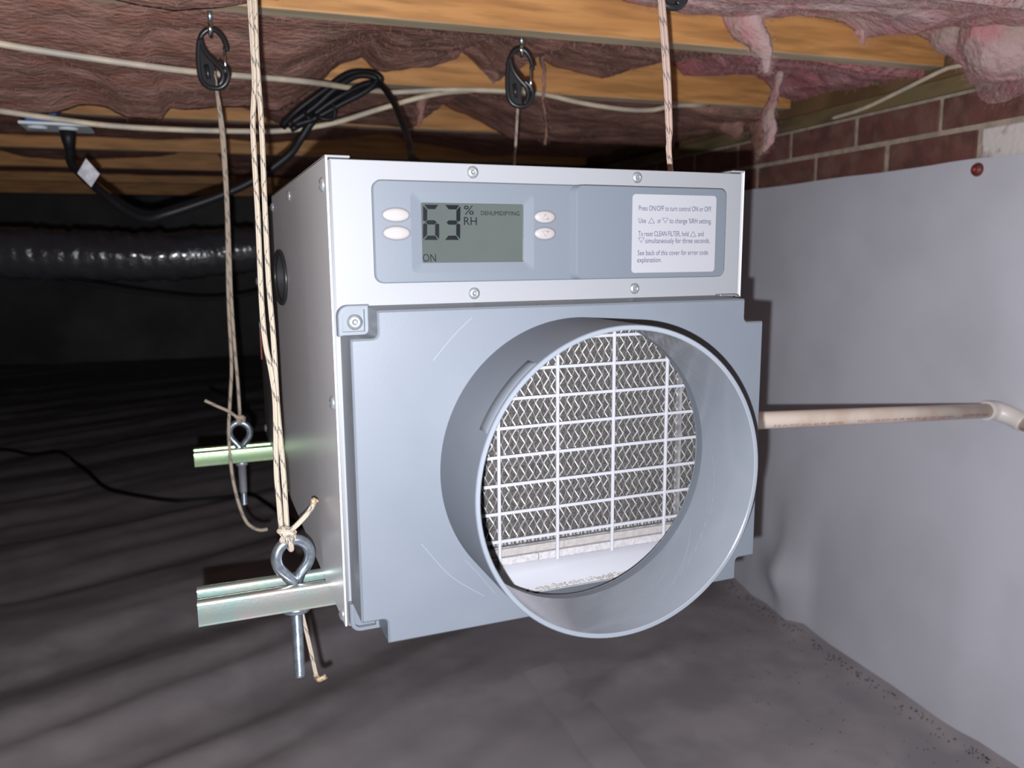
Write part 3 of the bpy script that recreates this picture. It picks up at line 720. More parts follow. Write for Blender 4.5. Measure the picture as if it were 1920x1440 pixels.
def digit(x0, x1, z0, z1, segs, w=.0034, sl=.0008):
    b = NB(); zm = (z0 + z1) / 2; g = .00035; y = -.00355
    def poly(P): b.faces.new([b.verts.new((p[0] + sl * (p[1] - z0) / (z1 - z0), y, p[1])) for p in P])
    if 'a' in segs: poly([(x0 + g + .0006, z1), (x1 - g - .0006, z1), (x1 - w, z1 - w), (x0 + w + g, z1 - w)])
    if 'd' in segs: poly([(x0 + g + .0006, z0), (x1 - g - .0006, z0), (x1 - w, z0 + w), (x0 + w + g, z0 + w)][::-1])
    if 'g' in segs: poly([(x0 + w * .6, zm), (x0 + w + .0004, zm + w / 2), (x1 - w - .0004, zm + w / 2), (x1 - w * .6, zm), (x1 - w - .0004, zm - w / 2), (x0 + w + .0004, zm - w / 2)])
    for s, xa, xb, za, zb_ in (('f', x0, x0 + w, zm + .0006, z1 - .0009), ('e', x0, x0 + w, zm - .0006, z0 + .0009)):
        if s in segs:
            d = 1 if zb_ > za else -1; poly([(xa, zb_), (xa, za + d * .0010), (xa + w * .5, za), (xb, za + d * .0010), (xb, zb_ - d * (w - .0002)), (xa + .0003, zb_)])
    for s, xa, za, zb_ in (('b', x1, zm + .0006, z1 - .0009), ('c', x1, zm - .0006, z0 + .0009)):
        if s in segs:
            d = 1 if zb_ > za else -1; poly([(xa, zb_), (xa, za + d * .0010), (xa - w * .5, za), (xa - w, za + d * .0010), (xa - w, zb_ - d * (w - .0002)), (xa - .0003, zb_)])
    obj('digit', b, M['ink'], lcd)
digit(.0733, .0866, .3114, .3387, 'afgedc'); digit(.0905, .1041, .3114, .3387, 'abgcd')
ty = -.00358
text('percent_sign', '%', M['ink'], lcd, .1077, .1160, .3314, .0072, ty)
text('unit_letters', 'RH', M['ink'], lcd, .1076, .1185, .3232, .0064, ty)
text('mode_lettering', 'DEHUMIDIFYING', M['ink'], lcd, .1222, .1556, .3311, .0034, ty)
text('state_lettering', 'ON', M['ink'], lcd, .0728, .0836, .2944, .0062, ty)
def button(cx, cz, rx, rz, s=None, tri=0):
    b = NB(); lathe(b, [(0, .0016), (.5, .0015), (.85, .0011), (1.0, .0004), (1.0, -.001)], (0, 0, 0), (0, -1, 0), 40)
    for v in b.verts: v.co = Vector((cx + v.co.x * rx, -.0058 + v.co.y, cz + v.co.z * rz))
    o = obj('button', b, M['button'], deh)
    b = NB(); tube(b, [(cx + (rx + .0003) * cos(a), -.0058, cz + (rz + .0003) * sin(a)) for a in [2 * pi * k / 40 for k in range(40)]], .0004, 6, True)
    obj('button_gap', b, mat('button_gap_tone', (.085, .08, .085), .6), o)
    if s: text('raised_lettering', s, M['emboss'], o, cx - rx * .6, cx + rx * .6, cz - .0016, .0032, -.00745)
    if tri:
        b = NB(); P = [(cx - .003, -.0074, cz - .0018 * tri), (cx + .003, -.0074, cz - .0018 * tri), (cx, -.0074, cz + .0022 * tri)]
        for p, q in zip(P, P[1:] + P[:1]): tube(b, [p, q], .00025, 5)
        obj('raised_arrow', b, M['emboss'], o)
button(.0517, .3304, .0107, .0051, 'ON/OFF'); button(.0518, .3166, .0107, .0051, 'MODE')
button(.1776, .3301, .0094, .0049, tri=1); button(.1776, .3166, .0094, .0049, tri=-1)
# flip-up door with the instruction label
b = NB(); base = rrect(.1985, bx1, bz0, bz1, .0068); top = rrect(.2042, bx1 - .0004, bz0 + .0003, bz1 - .0003, .0064); y0, y1 = -.004, -.0118
A_ = [b.verts.new((q[0], y0, q[1])) for q in base]; B_ = [b.verts.new((q[0], y1 + .0007, q[1])) for q in top]; C_ = [b.verts.new((q[0], y1, q[1])) for q in offset(top, .0007)]
for X_, Y_ in ((A_, B_), (B_, C_)):
    for k in range(len(A_)): b.faces.new((X_[k], X_[(k + 1) % len(A_)], Y_[(k + 1) % len(A_)], Y_[k]))
b.faces.new(C_); door = obj('flip_door', b, M['bezel'], deh)
b = NB(); slab(b, rrect(.2571, .3432, .2830, .3500, .0030), -.0117, -.01195, .00005); lab = obj('instruction_label', b, M['label'], deh, label='white instruction sticker with small blue-grey print')
ly = -.01200
def px2x(p): return .2634 + .00055 * (p - 1198)
def line(s, z, x0, x1, h=.0044): text('printed_line', s, M['print'], lab, x0, x1, z, h, ly)
def tri(cx, z, s):
    b = NB(); P = [(cx - .0033, ly, z if s > 0 else z + .0046), (cx + .0033, ly, z if s > 0 else z + .0046), (cx, ly, z + .0049 if s > 0 else z)]
    c = sum((Vector(p) for p in P), Vector()) / 3; Q = [c + (Vector(p) - c) * .80 for p in P]
    for k in range(3): b.faces.new([b.verts.new(x) for x in (P[k], P[(k + 1) % 3], Q[(k + 1) % 3], Q[k])])
    obj('printed_triangle', b, M['print'], lab)
line('Press ON/OFF to turn control ON or OFF.', .3362, .2634, .3386)
line('Use', .3257, .2635, .2707); tri(.2763, .3254, 1); line('or', .3257, .2822, .2860, .0044); tri(.2903, .3256, -1); line('to change %RH setting.', .3257, .2945, .3385)
line('To reset CLEAN FILTER, hold', .3145, .2633, .3146); tri(.3194, .3141, 1); line('and', .3145, .3246, .3305)
tri(.2664, .3087, -1); line('simultaneously for three seconds.', .3085, .2704, .3375)
line('See back of this cover for error code', .2981, .2630, .3358); line('explanation.', .2920, .2626, .2872)
# screws
b = NB(); lathe(b, [(.0009, .0006), (.0016, .0019), (.0018, .0024), (.0030, .0022), (.0043, .0013), (.0049, .0004), (.0049, -.001)], (0, 0, 0), (0, -1, 0), 24)
lathe(b, [(0, .0004), (.0011, .0006), (.0016, .0019)], (0, 0, 0), (0, -1, 0), 6, smooth_=False)
scr = None
def screw(p, face='y', s=1.0):
    global scr
    loc = Vector(p) - origin(deh)
    if scr is None:
        me_b = b; bmesh.ops.recalc_face_normals(me_b, faces=me_b.faces)
        me = bpy.data.meshes.new('screw'); me_b.to_mesh(me); me_b.free(); me.materials.append(M['screw'])
        o = bpy.data.objects.new('screw', me); COL.objects.link(o); o.parent = deh; scr = o
    else:
        o = scr.copy(); COL.objects.link(o)
    o.location = loc; o.scale = (s, s, s)
    o.rotation_euler = (0, 0, 0) if face == 'y' else (0, 0, -pi / 2)
for x, z in ((.1164, .3648), (.2674, .3649), (.1161, .2684), (.2665, .2690)): screw((x, -.0012, z))
for x, z in ((.0168, .2488), (xr - .0109, .2488), (.0168, .0104), (xr - .0109, .0104)): screw((x, -.0050, z), s=1.25)
for y, z in ((.0150, .3535), (.0115, .1839), (.0090, .0060), (.235, .3610), (.41, .3600), (.41, .006)): screw((.0, y, z), 'x', 1.15)
for y, z in ((.735, .262), (.735, .020), (.50, .008)): screw((.001, y, z), 'x', 1.3)
# dirt on the unit
b = NB()
for _ in range(110):
    t = random.random(); x = lerp(.165, .272, t) + random.gauss(0, .002); z = .0022 + .0012 * t + random.random() * .0012
    bmesh.ops.create_icosphere(b, subdivisions=1, radius=random.uniform(.0006, .0019), matrix=Matrix.Translation((x, random.uniform(-.004, .0015), z)) @ Matrix.Rotation(random.random() * 6, 4, 'X') @ Matrix.Diagonal((1, random.uniform(.4, 1), random.uniform(.4, 1), 1)))
obj('debris', b, M['crumb'], loc=(.22, -.002, .002), label='pale crumbs of debris along the lip inside the duct collar', cat='debris', kind='stuff')
b = NB()
for _ in range(26):
    x = random.choice((.146, .152, .161, .166, .200, .345)) + random.gauss(0, .002)
    bmesh.ops.create_icosphere(b, subdivisions=1, radius=random.uniform(.0004, .0010), matrix=Matrix.Translation((x, random.uniform(-T + .002, -.004), zt + .0004)))
obj('rust_crumbs', b, M['rust'], loc=(.17, -.02, zt), label='rusty specks on the top ledge of the grey inlet cover', cat='debris', kind='stuff')

# ================================================================== STRUTS, EYE BOLTS
def strut(y0, m, label):
    t = thing('strut_channel', label, 'steel channel', (.19, y0 + .0205, -.0235), 'channels under the dehumidifier')
    w, h, k, lip = .041, .0235, .0022, .0075
    P = [(0, 0), (w, 0), (w, h), (w - .0105, h), (w - .0105, h - lip), (w - .0105 + k, h - lip), (w - .0105 + k, h - k), (w - k, h - k), (w - k, k), (k, k), (k, h - k), (.0105 - k, h - k), (.0105 - k, h - lip), (.0105, h - lip), (.0105, h), (0, h)]
    r = [.003, .003, .003, .003, 0, 0, .001, .001, .001, .001, .001, .001, 0, 0, .003, .003]
    P = roundpoly(P, r, 3); b = NB()
    xs = (-.1125, .455)
    L_ = [[b.verts.new((x, y0 + q[0], -.0236 + q[1])) for q in P] for x in xs]
    for j in range(len(P)): b.faces.new((L_[0][j], L_[0][(j + 1) % len(P)], L_[1][(j + 1) % len(P)], L_[1][j]))
    for s in L_:
        e = [b.edges.get((s[j], s[(j + 1) % len(P)])) for j in range(len(P))]; bmesh.ops.triangle_fill(b, use_beauty=True, edges=e)
    obj('channel', b, m, t, autosmooth=40)
    return t
ys_f, ys_r = .0935, .684
strut(ys_f, M['strut'], 'silvery slotted steel channel under the front of the dehumidifier')
strut(ys_r, M['strutg'], 'green-tinted slotted steel channel farther back under the dehumidifier')
def eye_bolt(x, y, label, rot=0, sleeve=False, grp='eye bolts through the channels', tilt=0):
    t = thing('eye_bolt', label, 'eye bolt', (x, y, 0), grp)
    r = .0052; ca, sa = cos(rot), sin(rot)
    path = [(.0, -.004), (-.006, .004), (-.0135, .014), (-.0158, .024), (-.0125, .033), (-.004, .0385), (.0055, .0375), (.0130, .0310), (.0155, .0215), (.0125, .0125), (.0060, .0045), (.0035, -.001), (.0025, -.006)]
    P = [Vector((x + q[0] * ca, y + q[0] * sa + .004 * (k / 12 - .5), q[1])) for k, q in enumerate(path)]
    b = NB(); tube(b, catmull(P, 6), r, 14); obj('eye', b, M['steel'], t)
    b = NB()
    top, bot = -.004, -.098
    prof = [(0, top), (r, top), (r, -.0265)]
    z = -.0265
    while z > bot + .002: prof += [(.00535, z), (.00455, z - .0006), (.00535, z - .0012)]; z -= .0012
    prof += [(.0050, bot + .001), (.0040, bot), (0, bot)]
    lathe(b, prof, (x, y, 0), (0, 0, 1), 18); obj('threaded_shank', b, M['steel'], t)
    b = NB()
    if sleeve: lathe(b, [(0, -.024), (.0095, -.024), (.0095, -.031), (.0065, -.032), (.0058, -.075), (.0048, -.078), (0, -.078)], (x, y, 0), (0, 0, 1), 20); obj('sleeve_nut', b, mat('grey_sleeve', (.30, .30, .34), .4, .6), t)
    else: lathe(b, [(.0055, -.0238), (.0135, -.0238), (.0140, -.0290), (.0125, -.0308), (.0055, -.0312)], (x, y, 0), (0, 0, 1), 28, True); obj('washer', b, M['steel'], t)
    return t
eye_bolt(-.0268, ys_f + .0205, 'steel eye bolt in the silvery front channel', .12)
eye_bolt(-.0420, ys_r + .0205, 'steel eye bolt in the green-tinted rear channel', -.1, True)
# ================================================================== ROPES, SNAP HOOKS
def strandtube(bm, pts, r=.0025, n=8): tube(bm, catmull(pts, n), r, 12)
def knot(bm, c, R, seed, r=.0026, turns=3):
    """a clinched knot: tight loops of the cord round one another"""
    c = Vector(c)
    for (ax, rx, rz, off) in (((1, 0, 0), R, R * .75, -.002), ((.7, .5, .3), R * 1.05, R * .7, .001), ((.2, .2, 1), R * .9, R * .85, .0025), ((-.6, .4, .5), R * .95, R * .8, -.001)):
        a = Vector(ax).normalized(); u, v = frame_of(a)
        tube(bm, [c + a * off + u * rx * cos(t) + v * rz * sin(t) for t in [2 * pi * k / 22 for k in range(22)]], r, 10, True)
def ry2(z): return .1140 + max(0, z - .05) * .165                    # the front ropes lean away towards the joist
def at_lean(px, py, fn):
    y = .15
    for _ in range(8): p = at(px, py, y=y); y = fn(p.z)
    return at(px, py, y=y)
RL = lambda L_, fn: [at_lean(px, py, fn) for px, py in L_]
# rope 1: doubled cord at the left front
t = thing('hanging_rope', 'doubled flecked cord down to the front eye bolt, nearest of the ropes', 'rope', at_lean(538, 1010, ry2), 'ropes carrying the dehumidifier')
Lp = [(455, -150), (466, -30), (468, 0), (472, 60), (475, 110), (477, 160), (474, 230), (477, 300), (483, 400), (490, 560), (497, 640), (509, 700), (516, 760), (518, 880), (522, 930), (527, 990)]
Rp = [(464, -150), (476, -30), (478, 0), (481, 100), (485, 160), (491, 250), (495, 350), (503, 520), (513, 640), (520, 760), (531, 880), (538, 990)]
TOP = Vector((-.052, .238, ZJ + .001))
b = NB(); strandtube(b, [TOP] + RL(Lp, ry2)); obj('strand', b, M['rope'], t)
b = NB(); strandtube(b, [TOP + Vector((.006, .002, 0))] + RL(Rp, lambda z: ry2(z) + .002)); obj('strand', b, M['rope'], t)
kc = at(537, 1002, y=.1065); b = NB(); knot(b, kc, .0078, 1)
tube(b, catmull([kc + Vector((.002, -.004, .0)), at(545, 1018, y=.103), at(546, 1030, y=.108), at(541, 1022, y=.12)], 6), .0026, 10); obj('knot', b, M['rope'], t)
b = NB(); strandtube(b, [kc + Vector((0, -.004, .002)), at(556, 985, y=.100), at(574, 966, y=.098), at(584, 952, y=.096), at(589, 940, y=.096)]); obj('tail', b, M['rope'], t)
b = NB(); bmesh.ops.create_icosphere(b, subdivisions=2, radius=.0036, matrix=Matrix.Translation(at(589, 940, y=.096)))
for v in b.verts: v.co += Vector((noise.noise(v.co * 400), noise.noise(v.co * 400 + Vector((5, 0, 0))), noise.noise(v.co * 300))) * .0015
obj('frayed_end', b, M['fray'], t)
tl = [at(548, 1075, y=.143), at(556, 1110, y=.147), at(566, 1150, y=.149), at(577, 1195, y=.15), at(586, 1235, y=.15), at(592, 1262, y=.15), at(597, 1272, y=.15), at(608, 1270, y=.15)]
b = NB(); strandtube(b, tl, .0022); obj('tail', b, M['rope'], t)
b = NB(); tube(b, catmull([at(592, 1264, y=.1495), at(597, 1274, y=.149), at(606, 1271, y=.149), at(612, 1267, y=.149)], 5), .0027, 10); obj('frayed_end', b, M['fray'], t)
# rope 2: left rear, from the snap hook
yR = .704
def rr2(z): return .7045 - max(0, z - .05) * .012
t = thing('hanging_rope', 'pale doubled cord from the left snap hook down to the green channel', 'rope', at(450, 790, y=yR), 'ropes carrying the dehumidifier')
Lp = [(401, 133), (406, 165), (413, 230), (419, 300), (425, 400), (428, 560), (434, 680), (432, 740), (429, 800), (431, 850), (437, 900), (448, 945), (460, 975), (472, 988), (488, 994), (502, 992)]
Rp = [(404, 160), (412, 200), (420, 260), (426, 360), (431, 480), (434, 560), (440, 650), (446, 720), (450, 780)]
fy2 = lambda z: .6795 if z < .03 else rr2(z) - .012 * smooth((.12 - z) / .1)
b = NB(); strandtube(b, RL(Lp, fy2), .0026); obj('strand', b, M['rope'], t)
b = NB(); strandtube(b, RL(Rp, rr2), .0026); obj('strand', b, M['rope'], t)
kc = at(450, 786, y=.697); b = NB(); knot(b, kc, .0070, 2); obj('knot', b, M['rope'], t)
b = NB(); strandtube(b, [kc + Vector((0, -.004, 0)), at(430, 772, y=.69), at(408, 762, y=.688), at(384, 751, y=.688)], .0024); obj('tail', b, M['rope'], t)
# rope 3: right rear; rope 4: right front
def rr3(z): return lerp(.7045, .668, smooth((z - .05) / .5))
t = thing('hanging_rope', 'thin pale cord from the middle snap hook down behind the cabinet top', 'rope', (.438, yR, .04), 'ropes carrying the dehumidifier')
b = NB(); strandtube(b, [Vector((.4385, yR, -.012)), Vector((.437, yR, .15)), Vector((.434, .698, .30)), at(964, 310, y=.690), at(967, 270, y=.685), at(970, 215, y=.678), at(973, 165, y=.668), at(972, 158, y=.666)], .0024); obj('strand', b, M['rope'], t)
def ry4(z): return .1150 + max(0, z - .05) * .172
t = thing('hanging_rope', 'rosy doubled cord hanging down behind the right end of the cabinet top', 'rope', (.425, .114, .04), 'ropes carrying the dehumidifier')
b = NB(); strandtube(b, [Vector((.4240, .114, -.012)), Vector((.420, .135, .20))] + RL([(1256, 318), (1253, 260), (1248, 160), (1243, 80), (1237, 0), (1235, -25)], ry4)); obj('strand', b, M['ropep'], t)
b = NB(); strandtube(b, [Vector((.4285, .116, -.012)), Vector((.424, .137, .20))] + RL([(1258, 318), (1257, 240), (1254, 150), (1249, 70), (1243, 0), (1240, -25)], lambda z: ry4(z) - .001)); obj('strand', b, M['ropep'], t)

def snap_hook(px0, py0, y, label, ang=0, sx=1.0, sy=1.0, grp='snap hooks in the joist eyes'):
    """drawn in eighths of a photo pixel round its top, laid out at its real distance"""
    o = at(px0, py0, y=y); k = (o - CAM).dot(_f) / F_PX / 8
    ca, sa = cos(ang), sin(ang)
    def q(x, z, dy=0):
        X_ = (x - 360) * k * sx; Z_ = -(z - 445) * k * sy
        return o + Vector((cos(YAW * .6), -sin(YAW * .6), 0)) * (X_ * ca - Z_ * sa) + Vector((0, 0, X_ * sa + Z_ * ca)) + Vector((0, dy, 0))
    up = Vector((sin(YAW * .6), cos(YAW * .6), 0))
    t = thing('snap_hook', label, 'snap hook', o, grp)
    outer = [(575, 745), (572, 690), (553, 615), (520, 545), (470, 485), (410, 450), (350, 446), (290, 470), (235, 520), (195, 590), (172, 680), (160, 790), (155, 900), (156, 1010), (165, 1110), (190, 1190), (240, 1250), (310, 1282), (390, 1290), (460, 1275), (525, 1225), (565, 1150), (578, 1080), (555, 1010), (500, 955), (440, 915)]
    b = NB(); tube(b, catmull([q(*p) for p in outer], 4), .0039, 10, up=up); obj('frame', b, M['blackpl'], t)
    b = NB(); tube(b, catmull([q(*p) for p in ((205, 580), (225, 690), (275, 790), (340, 870), (410, 940), (470, 1000), (500, 1090), (480, 1180), (430, 1245))], 4), .0042, 10, up=up); obj('curved_arm', b, M['blackpl'], t)
    b = NB(); P = [(180, 700), (225, 740), (290, 840), (360, 920), (380, 1010), (365, 1110), (385, 1190), (380, 1270), (290, 1262), (215, 1200), (180, 1100), (170, 950)]
    F_ = [b.verts.new(q(*p, -.0022)) for p in P]; G_ = [b.verts.new(q(*p, .0022)) for p in P]
    b.faces.new(F_); b.faces.new(G_[::-1])
    for i in range(len(P)): b.faces.new((F_[i], F_[(i + 1) % len(P)], G_[(i + 1) % len(P)], G_[i]))
    obj('web_plate', b, M['blackpl'], t)
    b = NB(); tube(b, [q(262, 960, -.002), q(275, 1060, -.003), q(290, 1165, -.002)], .0034, 8); obj('cleat_rib', b, M['blackpl'], t)
    b = NB(); tube(b, [q(536, 700, -.001), q(536, 900, -.002), q(541, 1062, -.001)], .0021, 8); obj('wire_gate', b, M['chrome'], t)
    return t
snap_hook(395, 55, .690, 'black plastic snap hook at the upper left, on the doubled pale cord')
snap_hook(974, 92, .662, 'black plastic snap hook above the middle of the cabinet, on the single cord', .0, .92, .98)
snap_hook(1263, -98, .2075, 'black plastic snap hook cut off by the top edge, over the rosy cord', .0, 1.0, 1.0)
def screw_eye(top, bottom, label, turn):
    t = thing('screw_eye', label, 'screw eye', top, 'screw eyes in the joist')
    top, bottom = Vector(top), Vector(bottom); r = .0032; L_ = (top - bottom).length; R = min(.013, L_ * .30)
    c = Vector((bottom.x, bottom.y, bottom.z + R)); s = Vector((sin(turn), cos(turn), 0))
    b = NB(); tube(b, [Vector((c.x, c.y, top.z + .02)), Vector((c.x, c.y, top.z - .002)), c + Vector((0, 0, R))], .0034, 10); obj('shank', b, M['steel'], t)
    b = NB(); tube(b, [c + s * R * cos(a) + Vector((0, 0, R * sin(a))) for a in [2 * pi * k / 24 for k in range(24)]], r, 10, True); obj('ring', b, M['chrome'], t)
j1 = H(*hat(397, 26, y=.660)); e1 = at(397, 66, y=j1.y)
screw_eye((e1.x, .690, ZJ), (e1.x, .690, at(397, 68, y=.690).z), 'steel screw eye in the joist over the left snap hook', .12)
e2 = at(978, 100, y=.662)
screw_eye((e2.x, .662, ZJ), (e2.x, .662, at(978, 104, y=.662).z), 'steel screw eye in the joist over the middle snap hook', .45)

# ================================================================== CABLES, CORD, OUTLET, PIPE, DUCT
def under_batt(pix, batt_o, gap):
    """lay a cable along the underside of a batt: the depth where the sight line meets the wool, less a gap"""
    un, y0, y1 = o_under[batt_o.name]; P = catmull([(px, py, 0) for px, py in pix], 4); ys_ = []
    for p in P:
        yb = y1
        for k in range(60):
            y = lerp(y0, y1, k / 59); q = hat(p.x, p.y, y=y)
            if q.z > un(q.x, k / 59).z - gap: yb = y; break
        ys_.append(yb)
    n_ = len(ys_); lo = [min(ys_[max(0, i - 3):i + 4]) for i in range(n_)]
    sm_ = [sum(lo[max(0, i - 3):i + 4]) / len(lo[max(0, i - 3):i + 4]) for i in range(n_)]
    return [H(*hat(p.x, p.y, y=y - .004)) for p, y in zip(P, sm_)]
def cable(pts, r, m, name, label, cat, flat=1.0, n=8, group=None):
    b = NB(); tube(b, catmull(pts, n), r, 12, flat=flat)
    return obj(name, b, m, loc=pts[0], label=label, cat=cat, group=group)
c1 = under_batt([(-700, -20), (-300, 26), (-60, 66), (0, 82), (130, 103), (300, 127), (400, 138), (500, 146), (590, 155), (680, 168), (740, 173)], A1, .012)
c1 += [H(*hat(px, py, y=1.085)) for px, py in ((850, 168), (960, 171), (1020, 177), (1090, 193), (1170, 205), (1225, 206), (1262, 198))] + [H(*hat(1330, 197, y=1.12))]
cable(c1, .0053, M['cable'], 'electrical_cable', 'upper cream cable running the length of the second joist', 'cable', group='cream cables under the joists', n=3)
c2 = under_batt([(-800, 150), (-400, 172), (-60, 200), (0, 208), (90, 221), (200, 235), (330, 243), (450, 246), (530, 245), (620, 232), (700, 208), (760, 190)], A1, .012)
c2 += [H(*hat(px, py, y=y)) for px, py, y in ((800, 180, 1.075), (840, 173, 1.09), (890, 170, 1.125))]
cable(c2, .0053, M['cable'], 'electrical_cable', 'lower cream cable curving up to join the other under the joist', 'cable', group='cream cables under the joists', n=3)
cable([at(1840, 116, x=1.25), at(1790, 125, x=1.25), at(1765, 133, x=1.25), at(1700, 165, x=1.25), at(1620, 203, x=1.255), at(1560, 222, x=1.26)],
        .0042, M['cable'], 'electrical_cable', 'thin pale cable along the timber plate above the bricks', 'cable')
# outlet box, plate, plug and cord
t = thing('outlet_box', 'blue outlet box with pale cover plate under the joists, power cord plugged in', 'outlet box', at(110, 240, y=1.19))
p = at(105, 238, y=1.19)
b = NB(); box(b, at(38, 238, y=1.17).x, at(170, 240, y=1.17).x, p.y - .045, p.y + .05, p.z - .003, p.z + .003, .002); obj('cover_plate', b, M['plate'], t)
b = NB(); box(b, at(52, 238, y=1.19).x, at(112, 240, y=1.19).x, p.y - .03, p.y + .035, p.z + .003, p.z + .068, .004); obj('box_body', b, M['blue'], t)
b = NB(); lathe(b, [(0, -.004), (.016, -.004), (.018, 0)], p + Vector((-.030, -.01, -.003)), (0, 0, 1), 20); lathe(b, [(0, -.004), (.016, -.004), (.018, 0)], p + Vector((.022, -.01, -.003)), (0, 0, 1), 20); obj('receptacle', b, M['plate'], t)
t = thing('power_cord', 'black power cord hanging from the outlet, coiled up and led into the cabinet top', 'cord', at(125, 252, y=1.18))
pl = [at(127, 246, y=1.18), at(128, 262, y=1.18), at(131, 282, y=1.18)]
b = NB(); tube(b, pl, lambda s: lerp(.0150, .0085, s), 14); obj('plug', b, M['cord'], t)
cp = [pl[-1], at(133, 305, y=1.17), at(150, 325, y=1.15), at(172, 345, y=1.13), at(205, 372, y=1.10), at(240, 398, y=1.08), at(275, 410, y=1.06), at(310, 402, y=1.05), at(360, 386, y=1.05), at(420, 364, y=1.05), at(480, 335, y=1.04), at(540, 292, y=1.03), at(565, 258, y=1.03), at(590, 222, y=1.02), at(635, 180, y=1.01), at(670, 172, y=1.0)]
b = NB(); tube(b, catmull(cp, 8), .0080, 12); obj('lead', b, M['cord'], t)
b = NB()
def loop_(pts, r=.0060): tube(b, catmull([at(*p[:2], y=p[2]) for p in pts], 6), r, 10)
loop_([(530, 240, 1.02), (545, 218, 1.01), (580, 195, 1.0), (620, 170, 1.0), (650, 145, 1.0), (690, 135, 1.0), (712, 145, 1.0), (700, 162, .99), (660, 178, .99), (620, 205, .99), (580, 225, 1.0), (545, 243, 1.01)])
loop_([(528, 236, 1.01), (560, 205, .99), (610, 168, .98), (655, 138, .98), (700, 138, .98), (714, 152, .98), (680, 160, .98), (630, 185, .98), (570, 228, 1.0)])
loop_([(545, 232, .99), (590, 200, .98), (630, 165, .97), (670, 142, .97), (705, 147, .97), (690, 168, .97), (640, 195, .98), (590, 222, .99), (552, 235, 1.0)])
loop_([(620, 185, .985), (627, 205, .98), (625, 222, .98), (605, 223, .98), (588, 215, .99)], .0045)
obj('coil', b, M['cord'], t)
b = NB(); tube(b, catmull([at(572, 212, y=.965), at(580, 222, y=.96), at(588, 214, y=.975), at(574, 204, y=.985), at(572, 212, y=.965)], 6), .0035, 8); obj('cable_tie', b, M['cord'], t)
b = NB(); tube(b, catmull([at(705, 152, y=.98), at(722, 168, y=.94), at(742, 200, y=.86), at(760, 245, y=.72), at(772, 285, y=.58), at(778, 300, y=.50), Vector((.235, .46, .402)), Vector((.235, .455, .3885))], 8), .0058, 12); obj('lead', b, M['cord'], t)
b = NB(); lathe(b, [(0, .016), (.008, .016), (.011, .0), (.011, -.002)], (.235, .455, HH - .002), (0, 0, 1), 16); obj('strain_relief', b, M['cord'], t)
b = NB(); c0 = at(158, 318, y=1.135); c1 = at(182, 340, y=1.115); d = (c1 - c0); s = Vector((.016, 0, .013))
for off_ in (0.0,):
    P = [at(161, 297, y=1.125), at(187, 326, y=1.11), at(171, 351, y=1.105), at(145, 325, y=1.12)]
    F_ = [b.verts.new(p_) for p_ in P]; G_ = [b.verts.new(p_ + Vector((0, .0012, 0))) for p_ in P]
    b.faces.new(F_); b.faces.new(G_[::-1])
    for i in range(4): b.faces.new((F_[i], F_[(i + 1) % 4], G_[(i + 1) % 4], G_[i]))
obj('paper_tag', b, M['tag'], t, label='white paper tag wrapped round the cord')
# drain pipe
t = thing('drain_pipe', 'cream plastic drain pipe running from behind the dehumidifier to the wall', 'pipe', at(1500, 785, y=.36))
pa = Vector((W + .001, .352, .062)); pb = at(1852, 770, y=.372); pa2 = at(1432, 788, y=.352)
pa = pa2 + (pa2 - pb) * ((pa2.x - W) / (pb.x - pa2.x)) * .999
b = NB(); tube(b, [pa, pa2, lerp(pa2, pb, .5), pb + (pb - pa2).normalized() * .02], .0134, 24); pipe = obj('pipe', b, M['pvc'], t)
b = NB(); ax = (pb - pa2).normalized(); el = catmull([pb - ax * .004, pb + ax * .012, pb + ax * .024 + Vector((0, -.006, -.002)), pb + ax * .034 + Vector((0, -.024, -.008)), pb + ax * .037 + Vector((0, -.045, -.016))], 6)
tube(b, el, .0172, 24); obj('elbow', b, M['pvcfit'], t)
b = NB(); q = el[-1]; dd = Vector((0.02, -1, -.30)).normalized(); tube(b, [q, q + dd * .15, q + dd * .34], .0134, 24); obj('pipe', b, M['pvc'], t)
def pipe_text(s, t0, t1, ang, h):
    cu = bpy.data.curves.new('pipe_print', 'FONT'); cu.body = s; cu.size = 1; cu.resolution_u = 2
    tt = bpy.data.objects.new('pipe_print', cu); COL.objects.link(tt)
    me = bpy.data.meshes.new_from_object(tt.evaluated_get(bpy.context.evaluated_depsgraph_get())); bpy.data.objects.remove(tt); bpy.data.curves.remove(cu)
    xs = [v.co.x for v in me.vertices]; mn, mx = min(xs), max(xs); base_ = origin(pipe)
    f = Vector((0, -1, 0)); f = (f - ax * f.dot(ax)).normalized(); u = ax.cross(f).normalized(); u = u if u.z > 0 else -u
    for v in me.vertices:
        a = ang + (v.co.y * h / .7) / .0134; p_ = lerp(pa2, pb, lerp(t0, t1, (v.co.x - mn) / (mx - mn)))
        v.co = p_ + (f * cos(a) + u * sin(a)) * .01352 - base_
    me.materials.clear(); me.materials.append(M['redink']); o = bpy.data.objects.new('pipe_print', me); COL.objects.link(o); o.parent = pipe
pipe_text('3/4 IN PVC SCH 40 PR 480 PSI', .02, .30, -.75, .0048)
pipe_text('PVC-1120 SCH 40 PR 480 PSI @ 73F NSF-PW', .36, .80, -.60, .0044); pipe_text('ASTM D1785', .84, .97, -.50, .0044)
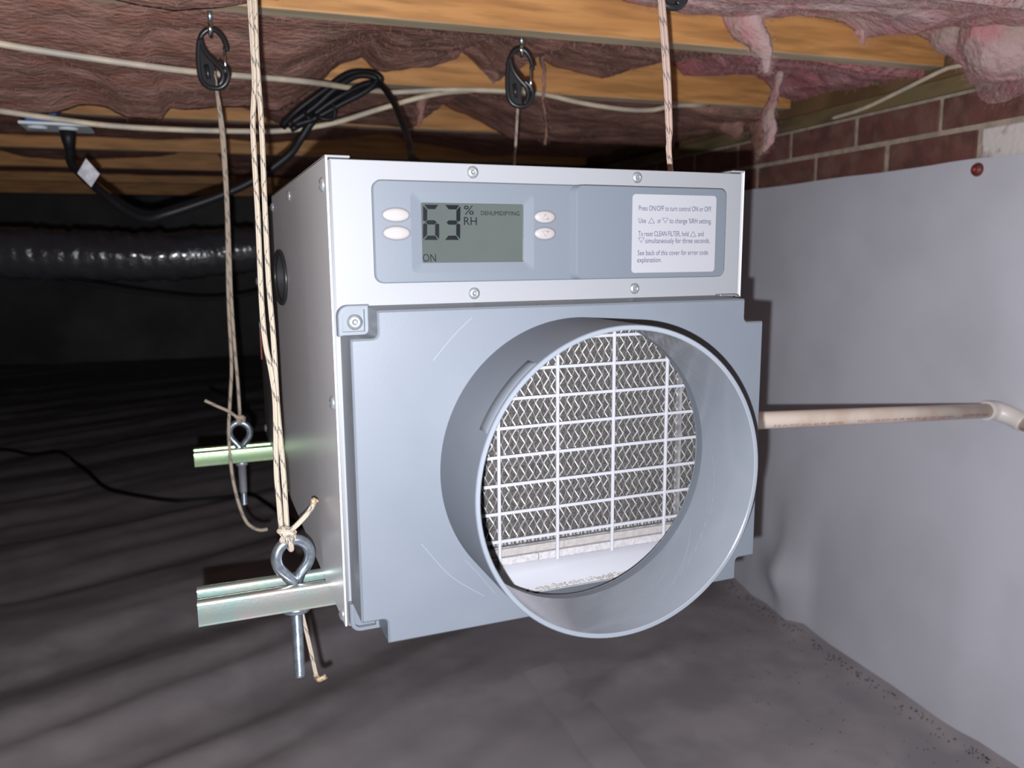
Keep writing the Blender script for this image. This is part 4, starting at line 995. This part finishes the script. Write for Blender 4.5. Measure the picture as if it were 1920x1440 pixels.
# black duct
b = NB(); path = catmull([(-2.6, 2.60, .34), (-1.5, 2.56, .335), (-1.05, 2.53, .335), (-.75, 2.5, .33), (-.45, 2.48, .315), (-.15, 2.47, .31), (.15, 2.46, .335), (.55, 2.42, .35), (1.0, 2.4, .36)], 28)
tube(b, path, lambda s: .083 + .0012 * sin(s * 520), 30)
for v in b.verts:
    k = noise.noise((v.co.x * 9, v.co.y * 30, v.co.z * 30)); v.co += Vector((0, -.25, .9)) * .020 * fbm(v.co.x * 38 + v.co.z * 20, v.co.y * 16, v.co.z * 18, 4) + Vector((0, 0, .004)) * k
obj('flexible_duct', b, M['duct'], loc=path[0], label='wrinkled shiny black flexible duct slung across the dark background', cat='duct')
cable([at(-60, 508, y=2.9), at(60, 516, y=2.9), at(150, 530, y=2.9), at(260, 548, y=2.9), at(370, 560, y=2.9), at(440, 556, y=2.9), at(520, 540, y=2.9), at(640, 520, y=2.9)], .006, M['cord'], 'black_line', 'thin black edge of a liner flap drooping below the shiny duct', 'cable', group=None)  # liner flap edge, added here as a thin black tube
fc = []
for px, py in ((-90, 838), (0, 839), (60, 843), (110, 846), (140, 862), (165, 890), (195, 914), (235, 926), (330, 929), (420, 921), (470, 922), (520, 945), (570, 985)):
    p = at(px, py, z=ZF + .02); p.z = ZF + floor_h(p.x, p.y) + .008; fc.append(p)
cable(fc, .0085, M['cord'], 'black_line', 'black cable snaking over the wrinkled floor sheet at the left', 'cable')
# soil along the foot of the wall
b = NB()
for _ in range(420):
    y = random.uniform(.1, 1.25); u = abs(random.gauss(0, .012)) if random.random() < .6 else random.uniform(0, .42) ** 1.3
    p = H(XW - .035 - u, y, 0); p.z = ZF + floor_h(p.x, p.y) + .001
    s = random.uniform(.0008, .0028) if u < .03 else random.uniform(.0006, .0018)
    bmesh.ops.create_icosphere(b, subdivisions=1, radius=s, matrix=Matrix.Translation(p) @ Matrix.Diagonal((1, random.uniform(.6, 1.4), .6, 1)))
obj('soil_crumbs', b, M['soil'], loc=H(XW - .03, .6, ZF), label='dark soil crumbs strewn along the foot of the lined wall', cat='debris', kind='stuff')
